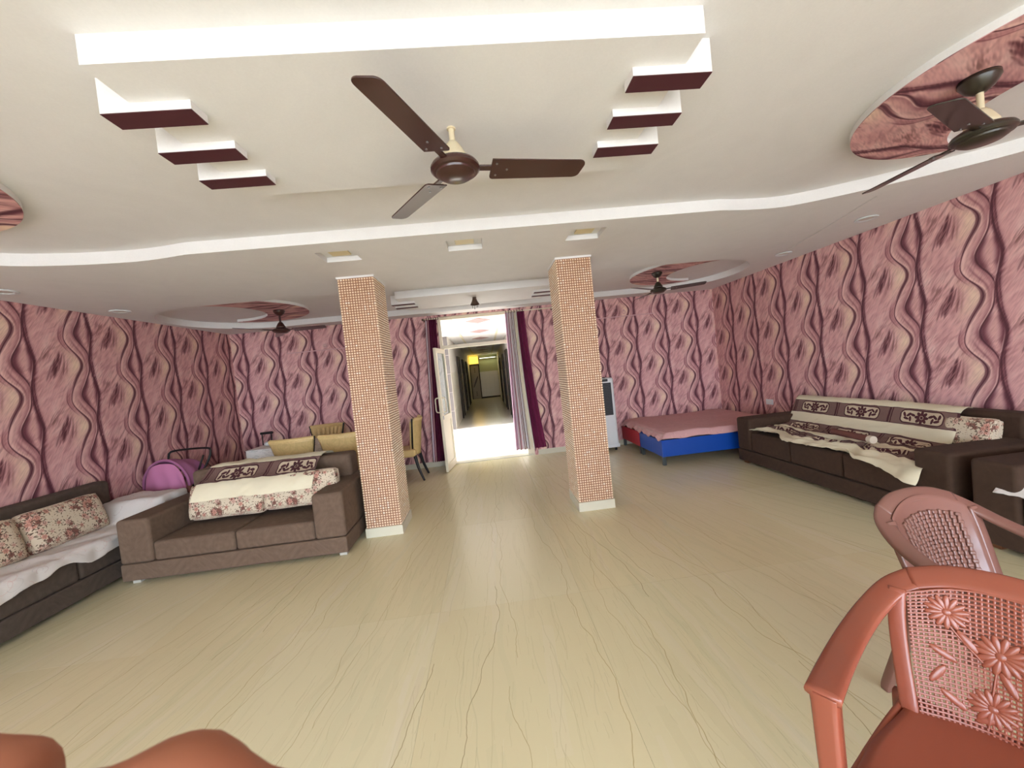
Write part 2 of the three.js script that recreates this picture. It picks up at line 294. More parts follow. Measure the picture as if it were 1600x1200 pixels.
// walls
{
  const lw = metreUV(span(XL - 0.2, XL, 0, H1, ZB - 0.2, ZF + 0.2)); for (let i = 0, q = lw.attributes.uv; i < q.count; i++) q.setX(i, -q.getX(i));   // the print reads the same way round on every wall
  const wl = struct('wall_left', lw, wallpaper);
  const wr = struct('wall_right', metreUV(span(XR, XR + 0.2, 0, H1, ZB - 0.2, ZF + 0.2)), wallpaper);
  const s = new THREE.Shape(); const dx0 = -0.77, dx1 = 0.72, dh = 2.63;
  [[XL, 0], [dx0, 0], [dx0, dh], [dx1, dh], [dx1, 0], [XR, 0], [XR, H1], [XL, H1]].forEach(([x, y], i) => i ? s.lineTo(x, y) : s.moveTo(x, y));
  struct('wall_back', metreUV(extrude(s, 0.2).translate(0, 0, ZB - 0.2)), wallpaper);
  // the wall behind the camera: a wide row of open terrace doors lets the daylight in
  const f = rectShape(XL, XR, 0, H1); f.holes.push(rectShape(-4.0, 4.0, 0.02, 2.5, THREE.Path));
  struct('wall_front', metreUV(extrude(f, 0.2).translate(0, 0, ZF)), white);
  const fr = [];
  for (let k = 0; k <= 4; k++) { const x = -3.96 + k * 1.98; fr.push(span(x - 0.03, x + 0.03, 0.02, 2.5, ZF + 0.07, ZF + 0.13)); }
  fr.push(span(-4.0, 4.0, 2.44, 2.5, ZF + 0.06, ZF + 0.14));
  struct('window_1', merge(fr), cream);
  const bb = (n, g) => struct(n, metreUV(g), stoneSkirt);
  bb('baseboard_back_left', span(XL, dx0 - 0.06, 0, 0.09, ZB, ZB + 0.012));
  bb('baseboard_back_right', span(dx1 + 0.06, XR, 0, 0.09, ZB, ZB + 0.012));
  bb('baseboard_left', span(XL, XL + 0.012, 0, 0.09, ZB + 0.012, ZF));
  bb('baseboard_right', span(XR - 0.012, XR, 0, 0.09, ZB + 0.012, ZF));
}
// ceiling
{
  const ceiling = struct('ceiling');
  part('ceiling_slab', metreUV(span(XL - 0.2, XR + 0.2, H1, H1 + 0.2, ZB - 0.2, ZF + 0.2)), white, ceiling);
  const s = rectShape(XL, XR, -ZF, -ZB);
  // front bay: straight far edge, wavy shoulders round the side lunes (drawn with y = -z)
  const front = new THREE.Path();
  const left = [[-2.13, 3.03], [-2.36, 3.075], [-2.6, 3.09], [-3.0, 3.05], [-3.33, 2.95], [-3.72, 2.66], [-3.97, 2.22], [-4.03, 1.75], [-3.93, 1.25], [-3.6, 0.75], [-3.1, 0.5]];
  const right = [[2.0, 3.01], [2.3, 3.05], [2.62, 3.035], [3.0, 2.87], [3.24, 2.73], [3.52, 2.56], [3.76, 2.36], [3.96, 2.05], [4.02, 1.7], [3.93, 1.25], [3.6, 0.75], [3.1, 0.5]];
  const sm = (p) => new THREE.SplineCurve(p.map(([x, y]) => new THREE.Vector2(x, y))).getPoints(60);
  const lp = sm(left), rp = sm(right).reverse();
  front.moveTo(lp[0].x, lp[0].y); lp.slice(1).forEach((p) => front.lineTo(p.x, p.y)); rp.forEach((p) => front.lineTo(p.x, p.y)); front.closePath();
  s.holes.push(front);
  // back bay: straight sides and round ends
  const back = new THREE.Path(), zc = 5.6, r = 0.94;
  back.moveTo(-3.24, zc - r); back.lineTo(2.98, zc - r); back.absarc(2.95, zc, r, -Math.PI / 2, Math.PI / 2, false); back.lineTo(-3.24, zc + r); back.absarc(-3.24, zc, r, Math.PI / 2, Math.PI * 1.5, false);
  s.holes.push(back);
  const lights = [[-1.13, 3.36], [-0.07, 3.33], [0.975, 3.31]];
  for (const [x, y] of lights) s.holes.push(rectShape(x - 0.15, x + 0.15, y - 0.13, y + 0.13, THREE.Path));
  part('soffit', metreUV(flat(extrude(s, H1 - H0)).translate(0, H0, 0)), white, ceiling);
  // dropped panels with stepped blocks
  const panel = (x0, x1, z0, z1, blocksL, blocksR) => {
    part('dropped_panel', metreUV(span(x0, x1, 2.655, H1, z1, z0)), white, ceiling);
    for (const [side, xs] of [[-1, blocksL], [1, blocksR]]) for (const z of xs) {
      const o0 = side < 0 ? x0 - 0.105 : x1, o1 = side < 0 ? x0 : x1 + 0.105, i0 = side < 0 ? x0 : x1 - 0.21, i1 = side < 0 ? x0 + 0.21 : x1;
      const b = part('step_block', metreUV(merge([span(o0, o1, 2.623, H1, z - 0.087, z), span(i0, i1, 2.623, 2.655, z - 0.087, z)])), white, ceiling);
      part('maroon_underside', span(Math.min(o0, i0), Math.max(o1, i1), 2.62, 2.623, z - 0.087, z), maroon, b);
    }
  };
  panel(-1.177, 0.887, -1.33, -2.235, [-1.502, -1.748, -1.98], [-1.466, -1.7, -1.935]);
  panel(-1.1, 1.0, -5.2, -6.1, [-5.42, -5.67], [-5.43, -5.69]);
  // crescent slabs papered underneath
  const luneTex = per(wallpaperTex, WPX, WPY, Math.PI / 2), luneMat = new THREE.MeshStandardMaterial({ map: luneTex, roughness: 0.62 });
  const lune = (cx, cz, r, dx, dz, dr) => {
    const pts = [], a0 = [], N = 120;
    for (let k = 0; k < N; k++) { const a = k / N * 2 * Math.PI, x = cx + r * Math.cos(a), y = -cz + r * Math.sin(a); a0.push([x, y, Math.hypot(x - dx, y + dz) > dr]); }
    let st = a0.findIndex((p, i) => p[2] && !a0[(i + N - 1) % N][2]);
    for (let k = 0; k < N && a0[(st + k) % N][2]; k++) pts.push(a0[(st + k) % N]);
    const e0 = pts[pts.length - 1], e1 = pts[0], b0 = Math.atan2(e0[1] + dz, e0[0] - dx), b1 = Math.atan2(e1[1] + dz, e1[0] - dx);
    let d = b1 - b0; while (d > 0) d -= 2 * Math.PI; while (d < -2 * Math.PI) d += 2 * Math.PI;
    const sh = new THREE.Shape(); pts.forEach((p, i) => i ? sh.lineTo(p[0], p[1]) : sh.moveTo(p[0], p[1]));
    for (let k = 1; k < 60; k++) { const b = b0 + d * k / 60; sh.lineTo(dx + dr * Math.cos(b), -dz + dr * Math.sin(b)); }
    sh.closePath();
    const m = part('crescent_slab', metreUV(flat(extrude(sh, 0.036)).translate(0, 2.714, 0)), white, ceiling);
    part('papered_underside', metreUV(flat(extrude(sh, 0.004)).translate(0, 2.71, 0)), luneMat, m);
  };
  lune(2.9, -1.71, 0.765, 3.41, -1.78, 0.62);
  lune(-3.02, -1.79, 0.78, -3.52, -1.8, 0.62);
  lune(-3.17, -5.49, 0.77, -3.58, -5.45, 0.63);
  lune(3.0, -5.43, 0.76, 3.42, -5.45, 0.615);
  // recessed square lamps (off) inside the three openings
  const dif = std('#e2d2a4', 0.5), labs = ['square recessed ceiling light above the left mosaic column', 'square recessed ceiling light midway between the two columns', 'square recessed ceiling light above the right mosaic column'];
  lights.forEach(([x, y], i) => {
    const t = thing('recessed_light', labs[i], 'ceiling light', 'square lights in the soffit');
    part('backplate', span(x - 0.149, x + 0.149, H0 + 0.042, H1 - 0.001, -y - 0.129, -y + 0.129), white, t);
    part('diffuser', rspan(x - 0.08, x + 0.08, H0 + 0.03, H0 + 0.042, -y - 0.075, -y + 0.075, 0.005), dif, t);
  });
}
// round surface downlights
[[-3.955, -4.553, 'round white downlight in ceiling by left wall, farther of two'], [-3.96, -3.52, 'round white downlight cut by the left picture edge'], [3.8, -3.52, 'round white downlight in ceiling by right wall, nearer of two'], [3.86, -4.63, 'round white downlight in ceiling by right wall, farther of two']].forEach(([x, z, l]) => {
  const t = thing('round_downlight', l, 'ceiling light', 'round downlights along the side walls');
  const p = [[0.055, 0], [0.085, 0], [0.092, -0.006], [0.088, -0.014], [0.06, -0.01], [0.055, 0]].map(([a, b]) => new THREE.Vector2(a, b));
  part('bezel', new THREE.LatheGeometry(p, 32).translate(x, H0, z), whitePlastic, t);
  part('diffuser', cyl(0.056, 0.056, 0.005, 28).translate(x, H0 - 0.003, z), std('#d8d4cc', 0.4), t);
});

// mosaic columns
function column(x0, x1, z0, z1, label) {
  const t = thing('mosaic_column', label, 'column', 'two tiled columns');
  part('core', span(x0 + 0.004, x1 - 0.004, 0, H0, z0 + 0.004, z1 - 0.004), std('#946850', 0.8), t);
  part('base_skirting', metreUV(merge([span(x0 - 0.008, x1 + 0.008, 0, 0.095, z0 - 0.008, z1 + 0.008)])), stoneSkirt, t);
  part('top_trim', span(x0 - 0.006, x1 + 0.006, H0 - 0.018, H0, z0 - 0.006, z1 + 0.006), white, t);
  // small mosaic tiles, far too many and too small to pick apart
  const pos = [], nor = [], col = [], c = new THREE.Color(), pal = ['#f0d6b4', '#f6e2c6', '#ebcba8', '#fbf0dc', '#e2bd98', '#efd4b6', '#f3dcc0'];
  const face = (o, U, Vv, n, W, H) => {
    const nu = Math.round(W / 0.0255), nv = Math.round(H / 0.0255), du = W / nu, dv = H / nv, g = 0.0046, b = 0.0028, th = 0.004;
    for (let i = 0; i < nu; i++) for (let j = 0; j < nv; j++) {
      c.set(pal[rnd() < 0.7 ? 0 : Math.floor(rnd(0, pal.length))]); const k = rnd(0.93, 1.03); c.multiplyScalar(k);
      const a0 = i * du + g, a1 = (i + 1) * du - g, b0 = j * dv + g, b1 = (j + 1) * dv - g;
      const P = (a, bb, d) => o.clone().addScaledVector(U, a).addScaledVector(Vv, bb).addScaledVector(n, d);
      const q = [P(a0, b0, 0), P(a1, b0, 0), P(a1, b1, 0), P(a0, b1, 0)], p = [P(a0 + b, b0 + b, th), P(a1 - b, b0 + b, th), P(a1 - b, b1 - b, th), P(a0 + b, b1 - b, th)];
      const tri = (A, B, C2) => { const m = B.clone().sub(A).cross(C2.clone().sub(A)).normalize(); for (const v of [A, B, C2]) { pos.push(v.x, v.y, v.z); nor.push(m.x, m.y, m.z); col.push(c.r, c.g, c.b); } };
      tri(p[0], p[1], p[2]); tri(p[0], p[2], p[3]);
      for (let e = 0; e < 4; e++) { const f = (e + 1) % 4; tri(q[e], q[f], p[f]); tri(q[e], p[f], p[e]); }
    }
  };
  const y0 = 0.096, HH = H0 - 0.019 - y0, w = x1 - x0, d = z1 - z0;
  face(V(x0, y0, z1 - 0.004), V(1, 0, 0), V(0, 1, 0), V(0, 0, 1), w, HH);
  face(V(x1, y0, z0 + 0.004), V(-1, 0, 0), V(0, 1, 0), V(0, 0, -1), w, HH);
  face(V(x1 - 0.004, y0, z1), V(0, 0, -1), V(0, 1, 0), V(1, 0, 0), d, HH);
  face(V(x0 + 0.004, y0, z0), V(0, 0, 1), V(0, 1, 0), V(-1, 0, 0), d, HH);
  const g = new THREE.BufferGeometry(); g.setAttribute('position', new THREE.Float32BufferAttribute(pos, 3)); g.setAttribute('normal', new THREE.Float32BufferAttribute(nor, 3)); g.setAttribute('color', new THREE.Float32BufferAttribute(col, 3));
  part('mosaic_tiles', g, new THREE.MeshStandardMaterial({ vertexColors: true, roughness: 0.4 }), t).userData.kind = 'stuff';
}
column(-1.39, -1.03, -4.42, -3.98, 'tan mosaic tiled column beside the brown two seat sofa');
column(0.825, 1.195, -4.42, -3.95, 'tan mosaic tiled column in front of the white air cooler');

// ---------------------------------------------------------------- doorway and passage beyond
{
  const fr = struct('door_1');
  const z0 = ZB - 0.13, z1 = ZB - 0.05;
  part('jamb', span(-0.77, -0.72, 0, 2.63, z0, z1), cream, fr);
  part('jamb', span(0.67, 0.72, 0, 2.63, z0, z1), cream, fr);
  part('head', span(-0.72, 0.67, 2.575, 2.63, z0, z1), cream, fr);
  part('transom_bar', span(-0.72, 0.67, 2.06, 2.12, z0, z1), cream, fr);
  part('threshold', span(-0.77, 0.72, 0.0, 0.012, ZB - 0.2, ZB), stoneSkirt, fr);
  part('stop_post', span(0.6, 0.67, 0, 2.06, z0, z1), cream, fr);
  // open leaf, hinged on the left jamb and swung into the room
  const leaf = thing('glazed_door_leaf', 'narrow cream framed glass door leaf standing open beside the left curtain', 'door');
  leaf.position.set(-0.715, 0.012, ZB - 0.04); leaf.rotation.y = -98.5 * R;   // local +x runs along the leaf
  const L = 0.6, T = 0.045;
  const cr = (n, a) => part(n, rspan(...a, 0.006, 2), cream, leaf);
  cr('stile', [0, 0.075, 0, 2.04, -T / 2, T / 2]); cr('stile', [L - 0.085, L, 0, 2.04, -T / 2, T / 2]);
  cr('rail', [0.075, L - 0.085, 1.96, 2.04, -T / 2, T / 2]); cr('rail', [0.075, L - 0.085, 0.82, 0.92, -T / 2, T / 2]); cr('rail', [0.075, L - 0.085, 0, 0.12, -T / 2, T / 2]);
  part('lower_panel', span(0.075, L - 0.085, 0.12, 0.82, -0.008, 0.008), cream, leaf);
  part('glass_pane', span(0.075, L - 0.085, 0.92, 1.96, -0.003, 0.003), phys('#c9d6d2', 0.05, { transmission: 1, thickness: 0, ior: 1.5 }), leaf);
  for (const s of [1, -1]) part('pull_handle', tube([V(L - 0.04, 0.98, s * T / 2), V(L - 0.04, 0.99, s * 0.075), V(L - 0.04, 1.1, s * 0.085), V(L - 0.04, 1.21, s * 0.075), V(L - 0.04, 1.22, s * T / 2)], 0.011), cream, leaf);
  part('lock', rspan(L - 0.06, L - 0.02, 0.86, 0.92, -0.03, 0.03, 0.004), steel, leaf);
}
{
  // passage: sunlit stone floor, white ceiling with mauve lozenges, corridor behind
  const stone = new THREE.MeshPhysicalMaterial({ color: '#cfcac0', roughness: 0.2 });
  const pf = struct('floor_passage');
  part('screed', span(-2.6, 3.2, -0.12, -0.022, -24.8, ZB - 0.2), std('#77705c', 0.9), pf);
  for (let i = 0; i < 6; i++) for (let j = 0; j < 15; j++) { const x0 = -2.6 + i * 0.967, z1 = ZB - 0.2 - j * 1.183; part('stone_slab', span(x0 + 0.002, x0 + 0.965, -0.022, 0, z1 - 1.181, z1 - 0.002), stone, pf); }
  const pc = struct('ceiling_passage');
  part('ceiling_board', span(-2.2, 3.2, H1, H1 + 0.15, -24.8, ZB - 0.2), white, pc);
  const mauve = std('#a98c88', 0.6);
  for (let k = 0; k < 8; k++) { const z = -8.65 - k * 2.12, s = new THREE.Shape(); s.moveTo(-0.36, -z); s.lineTo(-0.08, -z - 0.42); s.lineTo(0.21, -z); s.lineTo(-0.08, -z + 0.42); s.closePath(); part('lozenge_inlay', flat(extrude(s, 0.012)).translate(0, H1 - 0.012, 0), mauve, pc); }
  for (const x of [-0.65, 0.42]) part('cover_strip', span(x - 0.03, x + 0.03, H1 - 0.015, H1, -24.4, ZB - 0.2), std('#d8cfb4', 0.6), pc);
  const greyTile = std('#5f5b57', 0.35), tileGrout = std('#8d877d', 0.8), paleTile = std('#d6d1c2', 0.28), frame = std('#231c17', 0.6), greenPaint = std('#b4b78e', 0.7);
  // cross wall left of the corridor mouth, faced with grey tiles
  const cw = struct('wall_passage_left');
  part('masonry', span(-2.6, -1.25, 0, H1, -11.6, -11.41), tileGrout, cw);
  for (let i = 0; i < 3; i++) for (let j = 0; j < 5; j++) part('wall_tile', span(-2.58 + i * 0.46, -2.126 + i * 0.46, 0.003 + j * 0.55, 0.546 + j * 0.55, -11.41, -11.4), greyTile, cw);
  const wallLR = (name, x0, x1, zs, fx, dir) => {
    const w = struct(name);
    part('masonry', span(x0, x1, 0, H1, -24.5, -11.4), std('#d6d1c8', 0.7), w);
    // pale dado tiles and door frames along the corridor
    for (let k = 0; k < 11; k++) for (let r = 0; r < 3; r++) part('dado_tile', span(Math.min(fx, fx + dir * 0.01), Math.max(fx, fx + dir * 0.01), 0.004 + r * 0.56, 0.556 + r * 0.56, -11.41 - (k + 1) * 1.19 + 0.004, -11.41 - k * 1.19 - 0.004), paleTile, w);
    for (const z of zs) {
      const d = part('corridor_door_frame', merge([span(Math.min(fx, fx + dir * 0.06), Math.max(fx, fx + dir * 0.06), 0, 2.2, z - 0.09, z), span(Math.min(fx, fx + dir * 0.06), Math.max(fx, fx + dir * 0.06), 0, 2.2, z - 1.05, z - 0.96), span(Math.min(fx, fx + dir * 0.06), Math.max(fx, fx + dir * 0.06), 2.2, 2.29, z - 1.05, z)]), frame, w);
      part('corridor_door_panel', span(Math.min(fx, fx + dir * 0.03), Math.max(fx, fx + dir * 0.03), 0, 2.2, z - 0.96, z - 0.09), std('#4a4038', 0.5), d);
    }
  };
  wallLR('wall_corridor_left', -1.25, -1.05, [-14.2, -17.2, -20.2], -1.05, 1);
  wallLR('wall_corridor_right', 0.76, 0.96, [-12.6, -15.6, -19.6], 0.76, -1);
  for (let j = 0; j < 5; j++) part('wall_tile', span(-1.198, -1.052, 0.003 + j * 0.55, 0.546 + j * 0.55, -11.4, -11.39), greyTile, cw);
  const wr = struct('wall_passage_right');
  part('masonry', span(0.96, 3.2, 0, H1, -11.6, -11.4), white, wr);
  part('masonry', span(3.2, 3.4, 0, H1, -11.6, ZB - 0.2), white, wr);
  // end wall
  const we = struct('wall_corridor_end');
  part('masonry', span(-1.25, 0.96, 0, H1, -24.7, -24.5), greenPaint, we);
  for (let i = 0; i < 4; i++) for (let r = 0; r < 6; r++) part('wall_tile', span(-0.42 + i * 0.29, -0.134 + i * 0.29, 0.1 + r * 0.265, 0.361 + r * 0.265, -24.5, -24.49), paleTile, we);
  part('skirting', span(-0.42, 0.74, 0, 0.1, -24.5, -24.485), frame, we);
  const d2 = struct('door_2');
  part('frame', merge([span(-1.04, -0.98, 0, 2.2, -24.5, -24.44), span(-0.48, -0.42, 0, 2.2, -24.5, -24.44), span(-0.98, -0.48, 2.13, 2.2, -24.5, -24.44)]), frame, d2);
  const dtex = canvasTex(128, 512, (c, w, h) => { c.fillStyle = '#8f8576'; c.fillRect(0, 0, w, h); c.fillStyle = '#3a2a22'; c.save(); c.translate(64, 250); c.rotate(0.45); c.beginPath(); c.ellipse(0, 0, 13, 95, 0, 0, 6.3); c.fill(); c.restore(); for (const y of [50, 75, 100, 405, 430, 455]) { c.beginPath(); c.ellipse(64, y, 9, 7, 0, 0, 6.3); c.fill(); } });
  part('door_panel', new THREE.BoxGeometry(0.5, 2.13, 0.03).translate(-0.73, 1.065, -24.47), new THREE.MeshStandardMaterial({ map: dtex, roughness: 0.4 }), d2);
  const w2 = struct('window_2');
  part('frame', span(-1.04, -0.42, 2.2, 2.74, -24.5, -24.46), cream, w2);
  part('lit_pane', span(-1.0, -0.46, 2.24, 2.7, -24.46, -24.45), new THREE.MeshStandardMaterial({ color: '#d8b850', emissive: '#ffd24a', emissiveIntensity: 0.22, roughness: 0.4 }), w2);
  const pl = new THREE.RectAreaLight('#ffd24a', 0.6, 0.54, 0.46); pl.position.set(-0.73, 2.47, -24.43); pl.lookAt(-0.73, 2.0, -20); scene.add(pl);
  // ceiling tube at the corridor end
  const tl = thing('ceiling_tube_light', 'slim tube light batten on the far end wall of the corridor', 'light');
  part('batten', span(-0.38, 0.7, 2.52, 2.57, -24.49, -24.43), std('#6d6a4c', 0.5), tl);
  part('tube', cyl(0.014, 0.014, 1.0, 12).rotateZ(Math.PI / 2).translate(0.16, 2.545, -24.41), new THREE.MeshStandardMaterial({ color: '#e8ecd0', emissive: '#eef0c8', emissiveIntensity: 0.5, roughness: 0.3 }), tl);
  const tlight = new THREE.RectAreaLight('#eef0c8', 3.0, 1.0, 0.05); tlight.position.set(0.16, 2.53, -24.38); tlight.lookAt(0.16, 1.2, -23); scene.add(tlight);
}
// outdoors
{
  const og = struct('ground_terrace', new THREE.BoxGeometry(60, 0.2, 40).translate(0, -0.13, 23.5), std('#b2b1ad', 0.85));
  const oy = struct('ground_yard', new THREE.BoxGeometry(30, 0.2, 40).translate(-17.7, -0.13, -18.5), std('#b2b1ad', 0.85));
}

// ---------------------------------------------------------------- ceiling fans
function fan(label, x, z, yTop, drop, turn, o) {
  const t = thing('ceiling_fan', label, 'ceiling fan', 'four three-bladed ceiling fans');
  t.position.set(x, yTop, z); if (o.tilt) { t.rotation.set(o.tilt[0] * R, 0, o.tilt[1] * R); }
  const lathe = (pts, n = 36) => new THREE.LatheGeometry(pts.map(([a, b]) => new THREE.Vector2(a, b)), n);
  const yb = -drop;   // blade plane
  if (o.canopy) part('canopy', lathe([[0, 0], [0.07, -0.0], [0.072, -0.02], [0.05, -0.055], [0.022, -0.075], [0, -0.075]]), o.canopy, t);
  else part('hook_plate', cyl(0.019, 0.019, 0.006, 20).translate(0, -0.003, 0), o.rodMat, t);
  part('downrod', cyl(0.013, 0.013, drop - 0.03, 16).translate(0, -(drop - 0.03) / 2, 0), o.rodMat, t);
  part('lower_canopy', lathe([[0, yb + 0.12], [0.02, yb + 0.118], [0.034, yb + 0.1], [0.058, yb + 0.055], [0.062, yb + 0.03], [0, yb + 0.03]]), o.bell, t);
  const m = part('motor', toCreasedNormals(lathe([[0, yb + 0.034], [0.08, yb + 0.03], [0.102, yb + 0.018], [0.11, yb + 0.006], [0.11, yb - 0.004], [0.1, yb - 0.014], [0.088, yb - 0.016], [0.085, yb - 0.024], [0.066, yb - 0.036], [0, yb - 0.04]]), 0.6), o.body, t);
  part('trim_ring', new THREE.TorusGeometry(0.085, 0.004, 8, 40).rotateX(Math.PI / 2).translate(0, yb - 0.014, 0), o.body, m);
  const s = new THREE.Shape(); s.moveTo(0.165, -0.058); s.lineTo(0.575, -0.052); s.quadraticCurveTo(0.605, -0.05, 0.605, -0.02); s.lineTo(0.595, 0.03); s.quadraticCurveTo(0.59, 0.052, 0.56, 0.053); s.lineTo(0.175, 0.062); s.quadraticCurveTo(0.16, 0.06, 0.16, 0.045); s.closePath();
  const blade = extrude(s, 0.003, 0.0015).rotateX(-Math.PI / 2).rotateX((o.pitch ?? -12) * R);
  const brk = merge([rspan(0.085, 0.25, -0.004, 0.004, -0.016, 0.016, 0.003), rspan(0.17, 0.2, -0.004, 0.004, -0.045, 0.045, 0.003)]).rotateX((o.pitch ?? -12) * R).translate(0, 0.006, 0);
  const sc = [[0.185, 0.035], [0.185, -0.035], [0.235, 0]].map(([a, b]) => cyl(0.005, 0.005, 0.004, 10).translate(a, -0.003, b).rotateX((o.pitch ?? -12) * R));
  for (let k = 0; k < 3; k++) {
    const b = part('blade', blade, o.blade ?? o.body, t); b.position.y = yb; b.rotation.y = -(turn + 120 * k) * R;
    part('bracket', brk, o.body, b); for (const q of sc) part('screw', q, steel, b);
  }
  return t;
}
fan('glossy dark brown ceiling fan under the white stepped panel', -0.042, -1.76, 2.655, 0.18, -7, { rodMat: fanCream, bell: fanCream, body: fanBrown, tilt: [0, 0] });
fan('dark olive ceiling fan hanging from the near right papered crescent', 2.48, -1.72, 2.71, 0.27, 34, { rodMat: fanCream, bell: fanCream, body: fanGreen, canopy: fanGreen });
fan('dark brown ceiling fan hanging from the far left papered crescent', -2.745, -5.51, 2.71, 0.28, 0, { rodMat: fanBrown, bell: fanBrown, body: fanBrown, canopy: fanBrown });
fan('dark ceiling fan with pale rod hanging from the far right papered crescent', 2.52, -5.28, 2.71, 0.25, 25, { rodMat: fanCream, bell: fanGreen, body: fanGreen, canopy: fanGreen });

// ---------------------------------------------------------------- sofas
// local frame: x along the sofa, +z is where it faces, origin on the floor at the middle of its back
function sofa(label, W, D, o) {
  const t = thing('sofa', label, 'sofa', 'brown suede sofas');
  const S = (n, g, p = t) => part(n, metreUV(g), o.mat ?? suede, p);
  const aw = o.arm ?? 0.28, ah = o.armH ?? 0.6, seat = o.seat ?? 0.4, bt = o.back ?? 0.24, bh = o.backH ?? 0.84, x0 = -W / 2, x1 = W / 2;
  const l = o.left === false ? 0 : aw, r = o.right === false ? 0 : aw;
  S('base', rspan(x0, x1, 0.035, 0.185, 0.02, D, 0.012));
  if (l) S('armrest', rspan(x0, x0 + l, 0.185, ah, 0.02, D, 0.03));
  if (r) S('armrest', rspan(x1 - r, x1, 0.185, o.armH2 ?? ah, 0.02, D, 0.03));
  const n = o.n ?? 2, cw = (W - l - r) / n;
  for (let k = 0; k < n; k++) {
    const g = new RoundedBoxGeometry(cw - 0.006, seat - 0.185, D - bt - 0.02, 4, 0.028), p = g.attributes.position;
    for (let i = 0; i < p.count; i++) if (p.getY(i) > 0) { const a = 2 * p.getX(i) / cw, c = 2 * p.getZ(i) / (D - bt); p.setY(i, p.getY(i) + 0.02 * (1 - a * a) * (1 - c * c)); }
    g.computeVertexNormals();
    S('seat_cushion', g.translate(x0 + l + cw * (k + 0.5), (seat + 0.185) / 2, bt + (D - bt) / 2 - 0.0));
  }
  const bx0 = x0 + (o.backIn ?? l * 0.6), bx1 = x1 - (o.backIn2 ?? r * 0.6);
  S('back_lower', rspan(x0 + 0.01, x1 - 0.01, 0.185, ah - 0.03, 0, bt, 0.02));
  const br = new RoundedBoxGeometry(bx1 - bx0, bh - ah + 0.08, bt * 0.82, 4, 0.04).translate((bx0 + bx1) / 2, (bh + ah - 0.08) / 2, bt * 0.45); S('backrest', br);
  const foot = o.foot ?? steel;
  for (const x of [x0 + 0.09, x1 - 0.06]) for (const z of [0.08, D - 0.06]) part('foot', rspan(x - 0.035, x + 0.035, 0, 0.036, z - 0.025, z + 0.025, 0.004, 2), foot, t);
  return t;
}
const shadedSuede = new THREE.MeshStandardMaterial({ map: per(fabricTex(80, 68, 58, 7), 0.5, 0.5), roughness: 0.95 });  // same brown suede, darkened to put the left sofa's shade into its colour
const paleFoot = std('#b9b4a8', 0.4), woodFoot = std('#7a4b2a', 0.5);
const s2 = sofa('brown suede two seat sofa facing the camera beside the left column', 1.97, 0.92, { armH: 0.585, armH2: 0.605, seat: 0.36, arm: 0.28, back: 0.3, foot: paleFoot, backIn: 0.2, backIn2: 0.12 });
s2.position.set(-2.44, 0, -4.52); s2.rotation.y = 0.5 * R;
const s1 = sofa('brown sofa with painted shade along the left wall under a pale sheet', 2.95, 0.72, { armH: 0.6, seat: 0.41, arm: 0.25, back: 0.2, backH: 0.85, n: 3, backIn: 0.3, mat: shadedSuede });
s1.position.set(-4.252, 0, -2.985); s1.rotation.y = 90 * R;
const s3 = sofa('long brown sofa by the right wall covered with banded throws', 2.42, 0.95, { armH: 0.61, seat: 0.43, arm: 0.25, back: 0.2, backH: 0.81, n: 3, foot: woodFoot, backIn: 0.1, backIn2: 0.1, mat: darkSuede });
s3.position.set(4.25, 0, -3.79); s3.rotation.y = -90 * R;
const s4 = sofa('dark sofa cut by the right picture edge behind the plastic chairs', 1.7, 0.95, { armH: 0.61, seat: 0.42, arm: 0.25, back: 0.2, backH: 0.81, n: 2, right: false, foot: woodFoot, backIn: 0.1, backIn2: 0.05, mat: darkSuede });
s4.position.set(4.25, 0, -1.62); s4.rotation.y = -90 * R;

// floral back cushions
function backCushion(label, w, h, d, x, y, z, turn, lean, grp) {
  const g = thing('floral_cushion', label, 'cushion', grp);
  g.position.set(x, y, z); g.rotation.order = 'YXZ'; g.rotation.set(lean * R, turn * R, 0);
  part('cover', floralUV(cushion(w, h, d, 0.55)), floralMat, g);
  const e = [], k = 0.97; for (const [a, b] of [[-1, -1], [1, -1], [1, 1], [-1, 1]]) e.push(V(a * w / 2 * k, b * h / 2 * k, 0));
  part('piping', new THREE.TubeGeometry(new THREE.CatmullRomCurve3([...e.flatMap((p, i) => { const q = e[(i + 1) % 4]; return [p.clone().lerp(q, 0.03), p.clone().lerp(q, 0.5), p.clone().lerp(q, 0.97)]; })], true, 'centripetal'), 80, 0.006, 6, true), std('#cdb9a2', 0.9), g);
}
const fl = 'floral back cushions';
backCushion('floral cushion on the two seat sofa, at its left half', 0.72, 0.34, 0.2, -2.705, 0.565, -4.02, 0, -14, fl);
backCushion('floral cushion on the two seat sofa, near the column', 0.72, 0.34, 0.2, -1.985, 0.58, -4.02, 0, -14, fl);
backCushion('brown floral cushion on the left wall sofa, at its far end', 0.65, 0.36, 0.2, -3.93, 0.61, -3.685, 90, -16, fl);
backCushion('brown floral cushion cut by the left picture edge', 0.68, 0.36, 0.2, -3.93, 0.61, -3.0, 90, -16, fl);
backCushion('pale floral cushion at the near end of the right wall sofa', 0.34, 0.33, 0.15, 3.975, 0.6, -2.95, -90, -16, fl);

